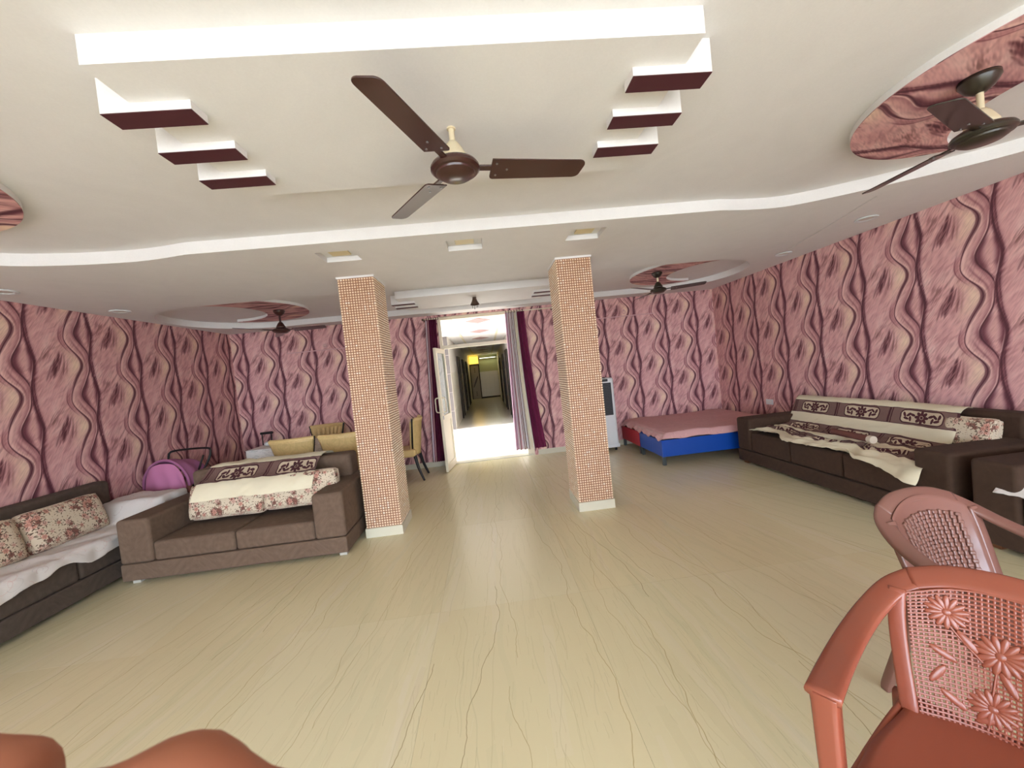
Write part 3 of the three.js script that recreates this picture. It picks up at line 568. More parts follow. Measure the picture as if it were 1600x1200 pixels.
// ---------------------------------------------------------------- throws and sheets
// follows a profile (distance along -> point) and runs along another axis
function drape(name, label, prof, len, along, mat, o = {}) {
  const c = new THREE.CatmullRomCurve3(prof.map(([a, b]) => V(a, b, 0)), false, 'centripetal'), L = c.getLength();
  const f = (u, v) => {
    const w = o.wob ? o.wob(u, v) : [0, 0], p = c.getPointAt(clamp(v + w[1])), s = (u - 0.5) * len + (o.skew ?? 0) * (v - 0.5) + w[0], n = 0.5 * (o.wr ?? 0.008) * fbm(s * 5 + 3, v * 5, o.sd ?? 1);
    return along(s, p.x + n, p.y + Math.abs(n));
  };
  const t = thing(name, label, o.cat ?? 'throw');
  const g = sheet(o.nu ?? 60, o.nv ?? 40, f, 0.006, 1, 1), uv = g.attributes.uv;
  for (let i = 0; i < uv.count; i++) uv.setXY(i, uv.getX(i) * len / (o.pu ?? 0.55), o.v0 === undefined ? uv.getY(i) * L / (o.pv ?? 0.6) : o.v0 + uv.getY(i) * (o.v1 - o.v0));
  part('cloth', g, mat, t);
  return t;
}
// two seat sofa: over the back, down the cushions
drape('banded_throw', 'cream and maroon banded throw folded over the two seat sofa back', [[-4.5, 0.72], [-4.485, 0.84], [-4.4, 0.866], [-4.27, 0.862], [-4.16, 0.8], [-4.08, 0.765], [-3.98, 0.735], [-3.915, 0.67], [-3.885, 0.595]], 1.14, (s, a, b) => V(-2.42 + s, b + 0.005, a + 0.012 * Math.sin(s * 9) * smooth(-4.1, -3.9, a)), throwMat,
  { v0: 1.16, v1: 0.36, pu: 0.6, wr: 0.035, wob: (u, v) => [0.02 * Math.sin(v * 9), 0.0] });
// right wall sofa: on the backrest
drape('banded_throw', 'cream and maroon banded throw spread over the right wall sofa back', [[4.13, 0.822], [4.08, 0.828], [4.02, 0.8], [3.985, 0.72], [3.93, 0.6], [3.85, 0.5], [3.74, 0.468]], 1.78, (s, a, b) => V(a - 0.035 * smooth(0.5, 0.8, s), b + 0.006, -3.9 + s), throwMat,
  { v0: -0.14, v1: 0.8, pu: 0.58, wr: 0.02, sd: 5, nu: 80, wob: (u, v) => [0.05 * (u - 0.5) * v + (u < 0.1 ? 0.0 : 0), 0] });
// right wall sofa: crumpled on the seat, one corner over the edge
{
  const t = thing('crumpled_throw', 'crumpled banded throw trailing over the right wall sofa seat edge', 'throw');
  const g = sheet(90, 30, (u, v) => {
    const z = -4.72 + u * 1.86, edge = 3.28 + 0.1 * Math.sin(u * 11) * (1 - u) + 0.05 * noise(u * 9, 2) + 0.03 * Math.sin(u * 31), x = edge + (1 - v) * (3.8 - edge);
    let y = 0.466 + 0.045 * Math.abs(fbm(u * 8, v * 7, 3)) + 0.04 * Math.abs(Math.sin(v * 8 + u * 5)) * (1 - v) + 0.014 * Math.sin(v * 26 + u * 9 + 3 * noise(u * 6, v * 3));
    const hang = smooth(0.55, 1, u) * smooth(0.55, 1, v);
    return V(x - 0.11 * hang, y - 0.1 * hang * smooth(0.75, 1, v), z + 0.16 * hang);
  }, 0.007), uv = g.attributes.uv;
  for (let i = 0; i < uv.count; i++) uv.setXY(i, uv.getX(i) * 3.2, 0.1 + uv.getY(i) * 0.95);
  part('cloth', g, throwMat, t);
}
{
  const t = thing('rolled_mat', 'small rolled reddish mat lying on the crumpled throw', 'mat');
  const a = V(3.56, 0.565, -3.8), b = V(3.5, 0.565, -3.36);
  part('roll', rod(a, b, 0.032, 20), std('#6d4038', 0.8), t);
  part('roll_end', rod(b.clone().lerp(a, 0.0), b.clone().add(V(-0.006, 0, 0.045)), 0.035, 20), std('#d6c8b4', 0.8), t);
}
// white cloth on the near right sofa
{
  const t = thing('white_cloth', 'small white cloth on the sofa seat at the right edge', 'cloth');
  part('cloth', sheet(30, 16, (u, v) => V(3.275 + 0.5 * v + 0.02 * Math.sin(u * 6), 0.468 + 0.015 * Math.abs(fbm(u * 5, v * 4)) - 0.06 * smooth(0.12, 0, v), -2.33 + u * 0.7), 0.006, 1.2, 0.8), sheetMat, t);
}
// pale sheet over the left wall sofa, its seat and far arm
{
  const t = thing('bed_sheet', 'pale rumpled sheet spread over the left wall sofa seat', 'sheet');
  const g = sheet(110, 46, (u, v) => {
    const z = -4.515 + u * 2.4, hem = 0.065 + 0.03 * Math.sin(u * 19 + 0.5) + 0.02 * Math.sin(u * 43 + 1) + 0.02 * noise(u * 20, 4);
    const arm = smooth(-3.98, -4.2, z), d = v * (0.56 + hem + 0.14 * arm), inner = -4.06;
    const top = 0.456 + arm * 0.172 + 0.012 * fbm(u * 16, v * 5, 2) + 0.008 * Math.sin(v * 9 + u * 30);
    let x, y;
    if (d < 0.5) { x = inner + d * 1.1; y = top; }
    else { const k = (d - 0.5) / 0.04; if (k < 1) { x = inner + 0.55 + 0.024 * Math.sin(k * 1.57); y = top - 0.024 * (1 - Math.cos(k * 1.57)); } else { x = inner + 0.576 + 0.012 * Math.abs(Math.sin(u * 36)); y = top - 0.024 - (d - 0.54); } }
    return V(x, y, z);
  }, 0.006, 3.6, 1.4);
  part('cloth', g, sheetMat, t);
}

// ---------------------------------------------------------------- dining set behind the two seat sofa
const gold = new THREE.MeshPhysicalMaterial({ map: per(fabricTex(222, 192, 130, 12), 0.3, 0.3), roughness: 0.42, sheen: 0.3, sheenColor: new THREE.Color('#e8d9a0') });
function goldChair(label, x, z, turn) {
  const t = thing('upholstered_dining_chair', label, 'chair', 'gold dining chairs');
  t.position.set(x, 0, z); t.rotation.y = turn * R;
  const bk = (thick, rad, y0, y1, bulge) => sheet(28, 18, (u, v) => { const a = (u - 0.5) * 2, y = y0 + (y1 - y0) * v, w = 0.15 + 0.125 * v; return V(a * w, y, -0.2 - 0.07 * v + rad * a * a - bulge + (v > 0.9 ? -0.012 * (v - 0.9) * 10 : 0)); }, thick, 1, 1);
  part('backrest', metreUV(bk(0.045, 0.07, 0.4, 0.955, 0.012)), gold, t);
  const ch = []; for (let k = 0; k < 7; k++) { const a = (k - 3) / 3.5; ch.push(sweep([0, 0.25, 0.5, 0.75, 1].map((v) => V(a * (0.155 + 0.12 * v) * 0.95, 0.47 + 0.46 * v, -0.168 - 0.06 * v + 0.07 * a * a)), 0.058, 0.04, V(0, 0, 1), 14, 10, 2)); }
  const cb = part('channelled_front', merge(ch), gold, t);
  part('top_roll', tube([-1, -0.5, 0, 0.5, 1].map((a) => V(a * 0.275, 0.955, -0.285 + 0.07 * a * a)), 0.03, 24, 10), gold, t);
  for (const s of [-1, 1]) part('side_trim', tube([0, 0.35, 0.7, 1].map((v) => V(s * (0.155 + 0.125 * v), 0.4 + 0.575 * v, -0.2 - 0.07 * v + 0.06)), 0.014, 16, 8), black, t);
  part('seat', rspan(-0.24, 0.24, 0.38, 0.5, -0.2, 0.26, 0.04), gold, t);
  for (const [a, b] of [[-1, 1], [1, 1], [-1, -1], [1, -1]]) part('leg', sweep([V(a * 0.2, 0.4, b > 0 ? 0.2 : -0.18), V(a * 0.21, 0.2, b > 0 ? 0.21 : -0.22), V(a * 0.22, 0, b > 0 ? 0.22 : -0.29)], (q) => 0.05 - 0.018 * q, (q) => 0.05 - 0.018 * q, V(0, 0, 1), 10, 8, 5), black, t);
}
goldChair('gold dining chair with its back to us, left of the near pair', -2.585, -5.33, 180);
goldChair('gold dining chair partly hidden by the left column', -1.96, -5.3, 180);
goldChair('ribbed gold dining chair facing us across the white table', -2.76, -6.42, 0);
goldChair('gold dining chair with black legs showing right of the left column', -1.42, -6.22, -90);
{
  const tab = thing('dining_table', 'dining table under a white printed cloth behind the two seat sofa', 'table');
  const ct = canvasTex(512, 256, (c, w, h) => { c.fillStyle = '#efece4'; c.fillRect(0, 0, w, h); for (let i = 0; i < 50; i++) { c.strokeStyle = 'rgba(120,122,116,.45)'; c.lineWidth = rnd(1, 3); const x = rnd(0, w), y = rnd(60, 200); c.beginPath(); c.moveTo(x, y); c.bezierCurveTo(x + 20, y - 14, x + 36, y + 14, x + rnd(30, 70), y + rnd(-6, 6)); c.stroke(); } });
  const cm = new THREE.MeshStandardMaterial({ map: per(ct, 0.9, 0.45), roughness: 0.7 });
  part('table_top', span(-3.56, -1.86, 0.75, 0.785, -6.38, -5.78), std('#6d4a30', 0.5), tab);
  for (const x of [-3.45, -1.97]) for (const z of [-6.3, -5.86]) part('leg', rspan(x - 0.035, x + 0.035, 0, 0.75, z - 0.035, z + 0.035, 0.006), std('#3b2618', 0.5), tab);
  const cl = thing('tablecloth', 'white printed cloth hanging over the dining table edge', 'tablecloth');
  part('cloth', metreUV(merge([rspan(-3.575, -1.845, 0.786, 0.8, -6.395, -5.765, 0.006), span(-3.575, -1.845, 0.57, 0.792, -5.772, -5.766), span(-3.575, -1.845, 0.57, 0.792, -6.394, -6.388), span(-3.576, -3.57, 0.57, 0.792, -6.39, -5.77), span(-1.85, -1.844, 0.57, 0.792, -6.39, -5.77)])), cm, cl);
  const k = thing('serving_bowl', 'small white lidded bowl on the dining table', 'bowl');
  part('bowl', new THREE.LatheGeometry([[0, 0], [0.03, 0], [0.045, 0.02], [0.05, 0.04], [0.046, 0.042], [0, 0.04]].map(([a, b]) => new THREE.Vector2(a, b)), 24), whitePlastic, k);
  part('lid', new THREE.SphereGeometry(0.045, 20, 10, 0, 6.3, 0, 1.57).scale(1, 0.6, 1).translate(0, 0.04, 0), whitePlastic, k);
  k.position.set(-3.42, 0.8, -6.05);
}
{
  const t = thing('trolley_suitcase', 'black trolley suitcase with raised handle behind the white table', 'suitcase');
  t.position.set(-3.78, 0, -6.62);
  part('body', new RoundedBoxGeometry(0.34, 0.52, 0.22, 4, 0.04).translate(0, 0.31, 0), std('#1e1c1e', 0.7), t);
  for (const s of [-1, 1]) { part('handle_tube', rod(V(s * 0.075, 0.55, -0.07), V(s * 0.075, 0.93, -0.07), 0.009), black, t); for (const q of [-1, 1]) part('wheel', cyl(0.025, 0.025, 0.022, 18).rotateZ(Math.PI / 2).translate(s * 0.12, 0.025, q * 0.07), black, t); }
  part('grip', rspan(-0.1, 0.1, 0.92, 0.96, -0.09, -0.05, 0.014), black, t);
  for (let k = -2; k <= 2; k++) part('rib', rspan(k * 0.06 - 0.006, k * 0.06 + 0.006, 0.1, 0.52, 0.1, 0.118, 0.003, 2), black, t);
}
// ---------------------------------------------------------------- pushchair
{
  const t = thing('baby_pushchair', 'pink hooded baby pushchair behind the left wall sofa', 'pushchair');
  t.position.set(-3.86, 0, -4.83); t.rotation.y = 14 * R;
  const pink = std('#c0789c', 0.9), pinkD = std('#a3658a', 0.9);
  const arch = (a, w, h, z) => V(Math.sin(a) * w, 0.6 + Math.max(0, Math.cos(a)) * h, z);
  part('hood', sheet(36, 14, (u, v) => arch((u - 0.5) * Math.PI, 0.275 - 0.015 * Math.cos(v * 9), 0.315 - 0.05 * v * v - 0.008 * Math.cos(v * 9), 0.06 - v * 0.3), 0.006), pinkD, t);
  part('hood_rim', tube([...Array(15)].map((_, k) => arch((k / 14 - 0.5) * Math.PI, 0.285, 0.325, 0.06)), 0.014, 48, 8), pinkD, t);
  part('hood_panel', sheet(24, 18, (u, v) => { const a = (u - 0.5) * 2, top = 0.6 + 0.285 * Math.sqrt(Math.max(0, 1 - Math.abs(a) ** 2.6)); return V(a * 0.25, 0.32 + (top - 0.32) * v, 0.075 + 0.035 * Math.sin(v * 3.14) * (1 - a * a) + 0.006 * Math.sin(a * 9 + v * 7) + 0.004 * Math.sin(v * 17)); }, 0.008), pink, t);
  part('seat_sling', sheet(16, 16, (u, v) => V((u - 0.5) * 0.36, 0.5 - 0.2 * Math.sin(v * 2.2), 0.16 - v * 0.42), 0.02), pinkD, t);
  for (const s of [-1, 1]) {
    part('frame_tube', rod(V(s * 0.23, 0.06, 0.26), V(s * 0.23, 0.9, -0.24), 0.011), black, t);
    part('frame_tube', rod(V(s * 0.23, 0.06, -0.3), V(s * 0.23, 0.5, 0.05), 0.011), black, t);
    for (const z of [-0.3, 0.26]) { const w = part('wheel', new THREE.TorusGeometry(0.055, 0.016, 10, 24).rotateY(Math.PI / 2).translate(s * 0.25, 0.071, z), black, t); part('wheel_hub', cyl(0.03, 0.03, 0.03, 16).rotateZ(Math.PI / 2).translate(s * 0.25, 0.071, z), whitePlastic, w); }
  }
  part('push_handle', tube([V(-0.23, 0.9, -0.24), V(-0.23, 0.965, -0.26), V(-0.2, 0.98, -0.27), V(0.27, 0.98, -0.27), V(0.31, 0.965, -0.26), V(0.31, 0.88, -0.24), V(0.23, 0.7, -0.2)], 0.013, 30, 8), black, t);
  t.rotation.y = -6 * R; t.position.set(-3.9, 0, -4.84);
}

// ---------------------------------------------------------------- box beds, mattress, cooler
function boxBed(label, hex, z0, z1, legs) {
  const t = thing('box_bed', label, 'bed', 'low painted box beds');
  const m = std(hex, 0.4), x0 = 2.33, x1 = 4.2;
  part('front_board', rspan(x0, x1, 0.125, 0.36, z1 - 0.022, z1, 0.004, 2), m, t);
  part('back_board', rspan(x0, x1, 0.125, 0.36, z0, z0 + 0.022, 0.004, 2), m, t);
  part('end_board', rspan(x0, x0 + 0.022, 0.125, 0.36, z0 + 0.022, z1 - 0.022, 0.004, 2), m, t);
  part('end_board', rspan(x1 - 0.022, x1, 0.125, 0.36, z0 + 0.022, z1 - 0.022, 0.004, 2), m, t);
  part('deck', span(x0 + 0.022, x1 - 0.022, 0.33, 0.35, z0 + 0.022, z1 - 0.022), std('#6b4f35', 0.8), t);
  for (const x of [x0 + 0.03, x1 - 0.05]) for (const z of [z0 + 0.035, z1 - 0.035]) part('leg', rspan(x - 0.022, x + 0.022, 0, 0.13, z - 0.022, z + 0.022, 0.003, 2), std('#4d5150', 0.4, { metalness: 0.5 }), t);
}
boxBed('low blue box bed in the far right corner, nearer of two', '#0a449e', -5.99, -5.2);
boxBed('low red box bed against the back wall beside the cooler', '#b0182a', -6.8, -6.01);
{
  const t = thing('bed_mattress', 'thin mattress under a rumpled pink printed sheet on both box beds', 'mattress');
  part('mattress', rspan(2.36, 4.19, 0.361, 0.44, -6.78, -5.23, 0.03), std('#cfa9a4', 0.9), t);
  part('bed_sheet', sheet(90, 70, (u, v) => {
    const x = 2.315 + u * 1.885, z = -6.8 + v * 1.62, e = Math.max(smooth(0.06, 0, u), smooth(0.965, 1, v));
    const hem = 0.055 + 0.02 * Math.sin(v * 28) + 0.012 * Math.sin(v * 61 + u * 20);
    return V(x - 0.008 * e, 0.452 + 0.012 * fbm(u * 7, v * 7, 4) + 0.012 * Math.max(0, Math.sin(u * 9 + v * 6)) + 0.02 * v * (1 - v) - e * (hem + 0.02), z);
  }, 0.005, 3.5, 3), bedSheetMat, t);
}
{
  const t = thing('air_cooler', 'white upright air cooler with dark louvred grille behind the right column', 'air cooler');
  t.position.set(1.89, 0, -6.63);
  part('body', new RoundedBoxGeometry(0.5, 1.19, 0.38, 5, 0.035).translate(0, 0.665, 0), whitePlastic, t);
  part('plinth', rspan(-0.26, 0.26, 0.06, 0.12, -0.2, 0.2, 0.01), whitePlastic, t);
  const gr = part('grille', rspan(-0.2, 0.2, 0.62, 1.18, 0.178, 0.194, 0.02), std('#1d1d1f', 0.5), t);
  for (let k = 0; k < 20; k++) part('louvre', box(0.38, 0.008, 0.02, 0, 0.645 + k * 0.0265, 0.196).rotateX(0), std('#38383a', 0.4), gr);
  part('control_panel', rspan(-0.15, 0.15, 1.2, 1.245, 0.17, 0.194, 0.006), std('#2a2a2c', 0.4), t);
  part('top_cap', rspan(-0.1, 0.14, 1.26, 1.272, -0.05, 0.1, 0.005), black, t);
  for (const x of [-0.2, 0.2]) for (const z of [-0.14, 0.14]) part('castor', cyl(0.03, 0.03, 0.03, 18).rotateZ(Math.PI / 2).translate(x, 0.03, z), black, t);
}

// ---------------------------------------------------------------- curtains, rod, small fittings
function stripes(list) { return canvasTex(1024, 8, (c, w, h) => { let x = 0; const sum = list.reduce((a, b) => a + b[1], 0); for (const [col, k] of list) { c.fillStyle = col; c.fillRect(x, 0, w * k / sum + 1, h); x += w * k / sum; } }); }
function curtain(label, f, list, pl) {
  const t = thing('striped_curtain', label, 'curtain', 'doorway curtains');
  const tx = stripes(list);
  part('cloth', sheet(220, 30, f, 0.003, 1, 1), new THREE.MeshStandardMaterial({ map: tx, roughness: 0.85, side: THREE.DoubleSide }), t);
  for (let k = 0; k < pl.n; k++) part('eyelet', new THREE.TorusGeometry(0.021, 0.005, 8, 20).rotateY(Math.PI / 2 + 0.3).translate(pl.x0 + (pl.x1 - pl.x0) * (k + 0.5) / pl.n, 2.585, ZB + 0.1), std('#5a3a34', 0.4, { metalness: 0.6 }), t);
}
const mar = '#6c1640', lil = '#d0a6b6', wht = '#efe9e6', brn = '#7d5450', cre = '#efe6d2', pnk = '#d8a8ac';
curtain('striped curtain with a broad plain maroon edge right of the doorway', (u, v) => {
  const y = 2.58 - v * 2.44, w0 = 0.42 + 0.0 * v - 0.05 * v, w1 = 0.76 + 0.13 * v * v + 0.03 * v, q = u, pleat = Math.sin(q * 44) * (0.03 * (1 - smooth(0.55, 0.95, q)) + 0.012);
  return V(w0 + (w1 - w0) * q + 0.006 * Math.sin(q * 44 + 1.5), y, ZB + 0.1 + pleat + 0.012 * Math.sin(v * 5 + q * 6) * v);
}, [[lil, 13], [wht, 5], [mar, 2], [pnk, 6], [wht, 5], [mar, 2], [wht, 6], [brn, 3], [wht, 5], [mar, 2], [cre, 13], [wht, 4], [mar, 42]], { n: 7, x0: 0.42, x1: 0.76 });
curtain('gathered striped and maroon curtain left of the doorway behind the door leaf', (u, v) => {
  const y = 2.575 - v * 2.47, a = -0.965 - 0.13 * v, b = -0.765 - 0.1 * v, pleat = Math.sin(u * 40) * 0.028;
  return V(a + (b - a) * u + 0.005 * Math.sin(u * 40 + 1.5), y, ZB + 0.1 + pleat);
}, [[mar, 4], [wht, 4], [lil, 4], [mar, 3], [pnk, 4], [brn, 3], [mar, 44]], { n: 6, x0: -0.96, x1: -0.72 });
{
  const t = thing('curtain_rod', 'thin pale curtain rod with brackets above the doorway', 'curtain rod');
  part('rod', rod(V(-1.0, 2.585, ZB + 0.1), V(1.3, 2.585, ZB + 0.1), 0.009, 12), cream, t);
  for (const x of [-1.0, 1.3]) part('finial', new THREE.SphereGeometry(0.02, 16, 12).translate(x, 2.585, ZB + 0.1), std('#6a4a40', 0.4), t);
  for (const x of [-0.99, 1.05, 1.27]) part('bracket', merge([rod(V(x, 2.585, ZB + 0.1), V(x, 2.585, ZB + 0.004), 0.007), rspan(x - 0.018, x + 0.018, 2.555, 2.615, ZB + 0.0005, ZB + 0.008, 0.002, 2)]), std('#7a5a50', 0.4), t);
}
{
  const t = thing('bell_pendant', 'small bronze bell shaped ceiling lamp with crystal drops before the doorway', 'pendant lamp');
  t.position.set(-0.061, 2.655, -5.58);
  const bronze = std('#5c463a', 0.35, { metalness: 0.5 });
  part('rose', cyl(0.03, 0.03, 0.012, 24).translate(0, -0.006, 0), bronze, t);
  part('bell_shade', new THREE.LatheGeometry([[0.012, -0.012], [0.03, -0.02], [0.04, -0.05], [0.062, -0.09], [0.066, -0.105], [0.06, -0.104], [0.03, -0.04], [0.012, -0.03]].map(([a, b]) => new THREE.Vector2(a, b)), 28), bronze, t);
  const cr = phys('#f2f0ea', 0.05, { transmission: 0.6, thickness: 0 });
  for (let k = 0; k < 7; k++) { const a = k * 0.9; part('crystal_drop', new THREE.OctahedronGeometry(0.009).scale(1, 1.5, 1).translate(0.04 * Math.cos(a), -0.13 - 0.012 * (k % 3), 0.04 * Math.sin(a)), cr, t); part('wire', rod(V(0.04 * Math.cos(a), -0.09, 0.04 * Math.sin(a)), V(0.04 * Math.cos(a), -0.125 - 0.012 * (k % 3), 0.04 * Math.sin(a)), 0.0012, 5), bronze, t); }
}
{
  const pinkPl = std('#cfa3a3', 0.5);
  const c1 = thing('cable_conduit', 'thin pink cable conduit on the back wall left of the columns', 'conduit');
  part('strip', rspan(-3.36, -1.9, 2.238, 2.254, ZB, ZB + 0.012, 0.003, 2), pinkPl, c1);
  const b1 = thing('wall_bulb_holder', 'round pale bulb holder above the left wall conduit', 'bulb holder');
  part('base', cyl(0.035, 0.035, 0.02, 24).rotateX(Math.PI / 2).translate(-2.71, 2.315, ZB + 0.01), pinkPl, b1);
  part('socket', new THREE.SphereGeometry(0.028, 20, 14).translate(-2.71, 2.315, ZB + 0.035), std('#d9b5b0', 0.4), b1);
  const c2 = thing('cable_conduit', 'thin pink cable conduit on the back wall right of the columns', 'conduit');
  part('strip', rspan(1.7, 3.16, 2.318, 2.334, ZB, ZB + 0.012, 0.003, 2), pinkPl, c2);
  const b2 = thing('wall_hook_ring', 'pale ring hook above the right wall conduit', 'hook');
  part('plate', cyl(0.02, 0.02, 0.008, 20).rotateX(Math.PI / 2).translate(2.585, 2.43, ZB + 0.004), pinkPl, b2);
  part('ring', new THREE.TorusGeometry(0.028, 0.006, 8, 24).translate(2.585, 2.395, ZB + 0.014), pinkPl, b2);
  const sw = thing('switch_plate', 'white switch plate low on the right wall beside the sofa', 'switch');
  part('plate', rspan(XR - 0.012, XR, 0.625, 0.705, -5.68, -5.54, 0.004, 2), whitePlastic, sw);
  for (const z of [-5.645, -5.61, -5.575]) part('rocker', rspan(XR - 0.017, XR - 0.012, 0.645, 0.685, z - 0.012, z + 0.012, 0.002, 2), std('#e9e6de', 0.3), sw);
  const wi = thing('surface_cable', 'thin white cable running across the right hand soffit', 'cable');
  part('cable', tube([V(3.31, H0 - 0.004, -2.97), V(3.48, H0 - 0.006, -3.5), V(3.65, H0 - 0.004, -4.05), V(3.8, H0 - 0.004, -4.5)], 0.004, 30, 6), white, wi);
}

// ---------------------------------------------------------------- moulded plastic chairs; local +z is where the chair faces, origin on the floor below the seat
const backSurf = (u, v) => V(u * (0.165 + 0.05 * v - 0.02 * v * v), 0.42 + 0.375 * v - 0.05 * v * v * u * u, -0.185 - 0.105 * v + 0.045 * u * u);
const backNormal = (u, v) => { const e = 0.01, a = backSurf(u + e, v).sub(backSurf(u - e, v)), b = backSurf(u, v + e).sub(backSurf(u, v - e)); return a.cross(b).normalize(); };
function chairBody(t, mat, wide) {
  const mir = (p, s) => p.map(([x, y, z]) => V(x * s, y, z));
  const legUp = V(0, 0, 1);
  // seat: dished panel with a rolled front edge and apron
  part('seat', sheet(28, 28, (u, v) => {
    const a = (u - 0.5) * 2, z = -0.21 + v * 0.46, w = 0.2 + 0.045 * smooth(0, 0.7, v); let y = 0.425 - 0.018 * (1 - a * a) * Math.sin(v * 3) + 0.008 * v;
    const roll = smooth(0.9, 1, v), side = smooth(0.9, 1, Math.abs(a));
    return V(a * w, y - 0.035 * roll * roll - 0.03 * side * side, z - 0.0 * roll);
  }, 0.008), mat, t);
  part('seat_apron', merge([-1, 1].map((s) => sweep(mir([[0.2, 0.405, -0.2], [0.225, 0.4, 0], [0.245, 0.395, 0.22]], s), 0.02, 0.05, V(0, 1, 0), 16, 12)).concat([sweep([V(-0.24, 0.385, 0.235), V(0, 0.39, 0.25), V(0.24, 0.385, 0.235)], 0.02, 0.055, V(0, 1, 0), 16, 12)])), mat, t);
  for (const s of [-1, 1]) {
    // rear legs
    part('rear_leg', sweep(mir([[0.2, 0.43, -0.19], [0.215, 0.22, -0.235], [0.235, 0.02, -0.285], [0.236, 0, -0.287]], s), (q) => 0.06 - 0.02 * q, (q) => 0.045 - 0.012 * q, V(0, 0, 1), 16, 12, 4), mat, t);
    // front leg up to the arm corner
    part('front_leg', sweep(mir([[0.25, 0, 0.27], [0.258, 0.2, 0.262], [0.272, 0.42, 0.245], [0.283, 0.6, 0.225], [0.284, 0.632, 0.222]], s), (q) => 0.042 + 0.03 * q, 0.05, V(0, 0, 1), 20, 14, 4.5), mat, t);
    // arm: broad at the front, sweeping up into the back rim
    part('armrest', sweep(mir([[0.284, 0.632, 0.245], [0.288, 0.637, 0.15], [0.29, 0.643, 0.03], [0.283, 0.662, -0.08], [0.262, 0.698, -0.18], [0.222, 0.748, -0.262], [0.17, 0.785, -0.3]], s), (q) => wide * (1.05 - 0.15 * q), (q) => 0.03 - 0.004 * q, (q) => V(0, 1, 0).lerp(V(0, 0.75, 0.65), smooth(0.5, 1, q)), 40, 16, 3), mat, t);
    // inner stile from the rim down to the seat
    part('back_stile', sweep(mir([[0.212, 0.755, -0.25], [0.212, 0.66, -0.222], [0.2, 0.54, -0.185], [0.185, 0.44, -0.15], [0.183, 0.42, -0.145]], s), 0.044, 0.022, V(0, 0, 1), 24, 12, 3.5), mat, t);
  }
  part('top_rail', sweep([V(-0.185, 0.777, -0.292), V(-0.1, 0.806, -0.312), V(0, 0.815, -0.318), V(0.1, 0.806, -0.312), V(0.185, 0.777, -0.292)], wide * 0.92, 0.028, V(0, 0.72, 0.7), 30, 16, 3), mat, t);
}
{
  // near chair: pierced lattice back with daisies
  const t = thing('plastic_armchair', 'glossy terracotta plastic armchair with flower lattice back, nearest the camera', 'chair', 'moulded plastic chairs');
  const mat = phys('#8e4a36', 0.26, { clearcoat: 0.3, clearcoatRoughness: 0.15 });
  chairBody(t, mat, 0.08);
  const strips = [], ribbon = (P, N, w) => sweep(P, w, 0.0035, (q) => N, 12, 6, 4);
  for (let i = -15; i <= 15; i++) { const u = i / 16; strips.push(ribbon([0, 0.25, 0.5, 0.75, 1.0].map((v) => backSurf(u, v)), backNormal(u, 0.5), 0.0062)); }
  for (let j = 1; j <= 31; j++) { const v = j / 31; strips.push(ribbon([-0.97, -0.5, 0, 0.5, 0.97].map((u) => backSurf(u, v).addScaledVector(backNormal(u, v), 0.0008)), backNormal(0, v), 0.0062)); }
  part('pierced_lattice', merge(strips), mat, t).userData.kind = 'stuff';
  const onBack = (g, u, v, rot, lift = 0.003) => { const n = backNormal(u, v), x = backSurf(u + 0.02, v).sub(backSurf(u, v)).normalize(), y = n.clone().cross(x); const m = new THREE.Matrix4().makeBasis(x, y, n); return g.clone().rotateZ(rot).applyMatrix4(m).translate(...backSurf(u, v).addScaledVector(n, lift).toArray()); };
  const petal = new THREE.SphereGeometry(1, 10, 6).scale(0.0165, 0.0058, 0.004).translate(0.021, 0, 0.001), heart = new THREE.SphereGeometry(1, 12, 8).scale(0.0085, 0.0085, 0.005);
  const leafG = new THREE.SphereGeometry(1, 12, 6).scale(0.034, 0.0105, 0.0045);
  for (const [u, v, s] of [[-0.55, 0.82, 1.35], [-0.02, 0.58, 1.5], [0.6, 0.8, 1.35], [0.5, 0.3, 1.4], [-0.12, 0.2, 1.35]]) {
    const f = part('flower_heart', onBack(heart.clone().scale(s, s, 1), u, v, 0), mat, t);
    for (let k = 0; k < 14; k++) part('petal', onBack(petal.clone().scale(s, s, 1), u, v, k / 14 * 2 * Math.PI), mat, f);
  }
  for (const [u, v, r] of [[-0.62, 0.5, -0.6], [-0.35, 0.62, -1.0], [0.28, 0.72, 0.9], [-0.55, 0.18, -0.7], [0.05, 0.4, -1.1], [0.7, 0.55, 1.2], [-0.15, 0.12, 0.5], [0.62, 0.32, -0.5], [0.35, 0.1, 0.8], [-0.7, 0.34, 0.9]]) part('leaf', onBack(leafG, u, v, r), mat, t);
  for (const [a, b, c] of [[[-0.58, 0.76], [-0.4, 0.62], [-0.2, 0.5]], [[-0.05, 0.52], [-0.1, 0.35], [-0.18, 0.06]], [[0.55, 0.73], [0.5, 0.6], [0.4, 0.46]], [[0.33, 0.3], [0.25, 0.18], [0.2, 0.03]]]) part('stem', tube([a, b, c].map(([u, v]) => backSurf(u, v).addScaledVector(backNormal(u, v), 0.003)), 0.003, 16, 6), mat, t);
  t.position.set(1.135, 0, -0.825); t.rotation.y = -58 * R; t.scale.setScalar(0.97);
}
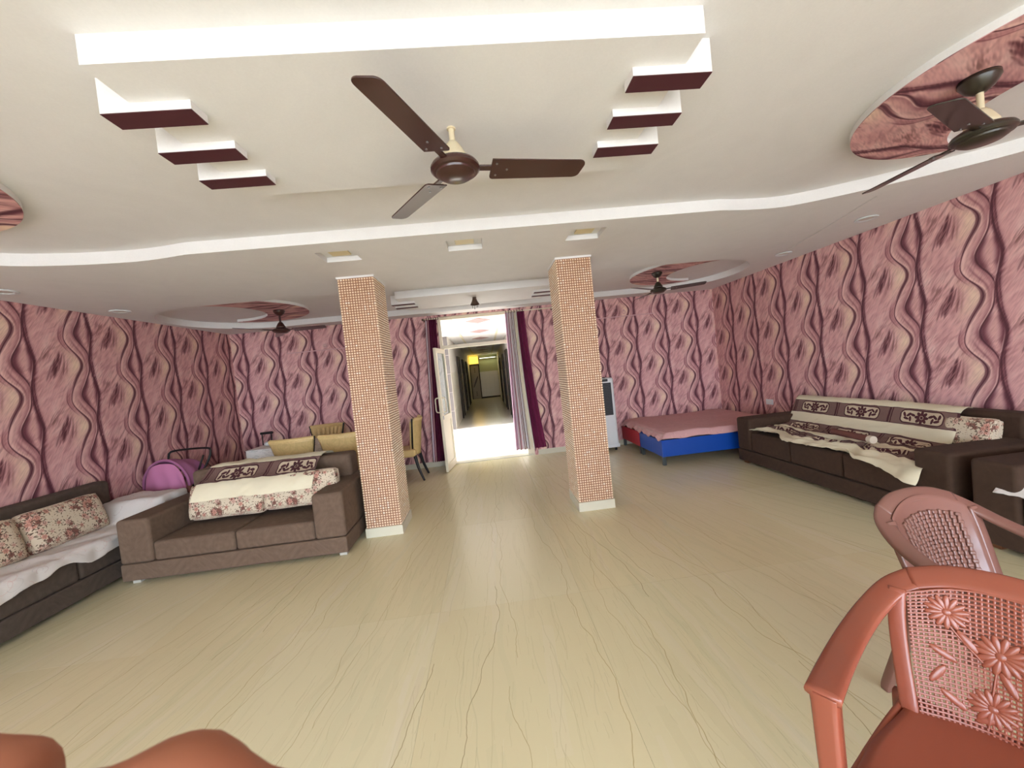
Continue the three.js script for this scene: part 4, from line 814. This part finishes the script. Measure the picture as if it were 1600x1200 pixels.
{
  // further chair: basket weave back
  const t = thing('plastic_armchair', 'mauve brown plastic armchair with basket weave back, behind the terracotta one', 'chair', 'moulded plastic chairs');
  const mat = phys('#7d564b', 0.22, { clearcoat: 0.3, clearcoatRoughness: 0.15 });
  chairBody(t, mat, 0.075);
  part('back_panel', sheet(24, 24, (u, v) => backSurf((u - 0.5) * 2, v * 1.07).addScaledVector(backNormal((u - 0.5) * 2, v), -0.002), 0.005), mat, t);
  const n = 13, m = 16, wA = new RoundedBoxGeometry(0.023, 0.0155, 0.016, 2, 0.005), wB = new RoundedBoxGeometry(0.0155, 0.023, 0.016, 2, 0.005);
  for (let i = 0; i < n; i++) for (let j = 0; j < m; j++) {
    const u = -0.78 + (i + 0.5) / n * 1.56, v = 0.2 + (j + 0.5) / m * 0.7, nn = backNormal(u, v), x = backSurf(u + 0.02, v).sub(backSurf(u, v)).normalize(), y = nn.clone().cross(x), p = part('weave_square', (i + j) % 2 ? wA : wB, mat, t);
    p.applyMatrix4(new THREE.Matrix4().makeBasis(x, y, nn).setPosition(backSurf(u, v).addScaledVector(nn, 0.002)));
  }
  t.position.set(1.85, 0, -1.26); t.rotation.y = 5 * R;
}

// ---------------------------------------------------------------- the photographer's hand at the lower left, close to the lens
{
  const skin = phys('#96583e', 0.6, {});
  const O = V(-0.1, 1.45, -0.05), S = 0.11;
  const caps = [];
  const chain = (pts, r0, r1, g) => { for (let i = 0; i + 1 < pts.length; i++) { const n = pts.length - 1; caps.push([V(...pts[i]), V(...pts[i + 1]), r0 + (r1 - r0) * i / n, r0 + (r1 - r0) * (i + 1) / n, g]); } };
  // palm and wrist
  chain([[-0.165, 1.37, 0.02], [-0.14, 1.405, -0.005], [-0.118, 1.432, -0.03]], 0.03, 0.024, 0);
  chain([[-0.15, 1.38, 0.03], [-0.112, 1.405, -0.01], [-0.088, 1.425, -0.036]], 0.027, 0.02, 0);
  // index finger crooked over the lower edge of the view
  chain([[-0.116, 1.448, -0.052], [-0.088, 1.4795, -0.068], [-0.0655, 1.4815, -0.0725], [-0.046, 1.471, -0.071], [-0.03, 1.46, -0.066]], 0.0112, 0.0085, 1);
  // thumb lying to the left of it
  chain([[-0.15, 1.42, -0.04], [-0.128, 1.464, -0.07], [-0.114, 1.482, -0.078], [-0.104, 1.483, -0.079]], 0.0135, 0.0095, 2);
  // remaining fingers folded below
  chain([[-0.1, 1.432, -0.045], [-0.066, 1.452, -0.064], [-0.04, 1.45, -0.062], [-0.026, 1.437, -0.05]], 0.0108, 0.0085, 3);
  chain([[-0.092, 1.418, -0.04], [-0.062, 1.428, -0.056], [-0.036, 1.424, -0.052], [-0.026, 1.413, -0.038]], 0.0104, 0.0082, 4);
  chain([[-0.086, 1.404, -0.03], [-0.06, 1.406, -0.044], [-0.04, 1.4, -0.038], [-0.032, 1.391, -0.026]], 0.0095, 0.0075, 5);
  const dist = (p, [a, b, ra, rb]) => { const ab = b.clone().sub(a), h = clamp(p.clone().sub(a).dot(ab) / ab.lengthSq()); return p.distanceTo(a.clone().addScaledVector(ab, h)) - (ra + (rb - ra) * h); };
  const smin = (a, b, k) => { const h = Math.max(k - Math.abs(a - b), 0) / k; return Math.min(a, b) - h * h * k / 4; };
  const N = 64, mc = new MarchingCubes(N, skin, false, false, 200000); mc.isolation = 0;
  const p = V(0, 0, 0);
  for (let z = 0; z < N; z++) for (let y = 0; y < N; y++) for (let x = 0; x < N; x++) {
    p.set((x - N / 2) / (N / 2) * S + O.x, (y - N / 2) / (N / 2) * S + O.y, (z - N / 2) / (N / 2) * S + O.z);
    const g = [9, 9, 9, 9, 9, 9]; for (const c of caps) g[c[4]] = smin(g[c[4]], dist(p, c), 0.006);
    let d = g[0]; for (let k = 1; k < 6; k++) d = smin(d, g[k], 0.004);
    mc.field[z * N * N + y * N + x] = -d;
  }
  mc.update();
  const g = new THREE.BufferGeometry(); g.setAttribute('position', new THREE.BufferAttribute(mc.positionArray.slice(0, mc.count * 3), 3)); g.setAttribute('normal', new THREE.BufferAttribute(mc.normalArray.slice(0, mc.count * 3), 3));
  g.scale(S, S, S).translate(O.x, O.y, O.z);
  g.translate(0, -0.0055, 0);
  const h = new THREE.Mesh(g, skin); h.name = 'hand'; h.userData = { label: 'out of focus hand intruding at the lower left picture corner', category: 'hand' }; scene.add(h);
}
scene.traverse((o) => { if (o.isMesh) { o.castShadow = o.receiveShadow = true; } });
renderer.render(scene, camera);
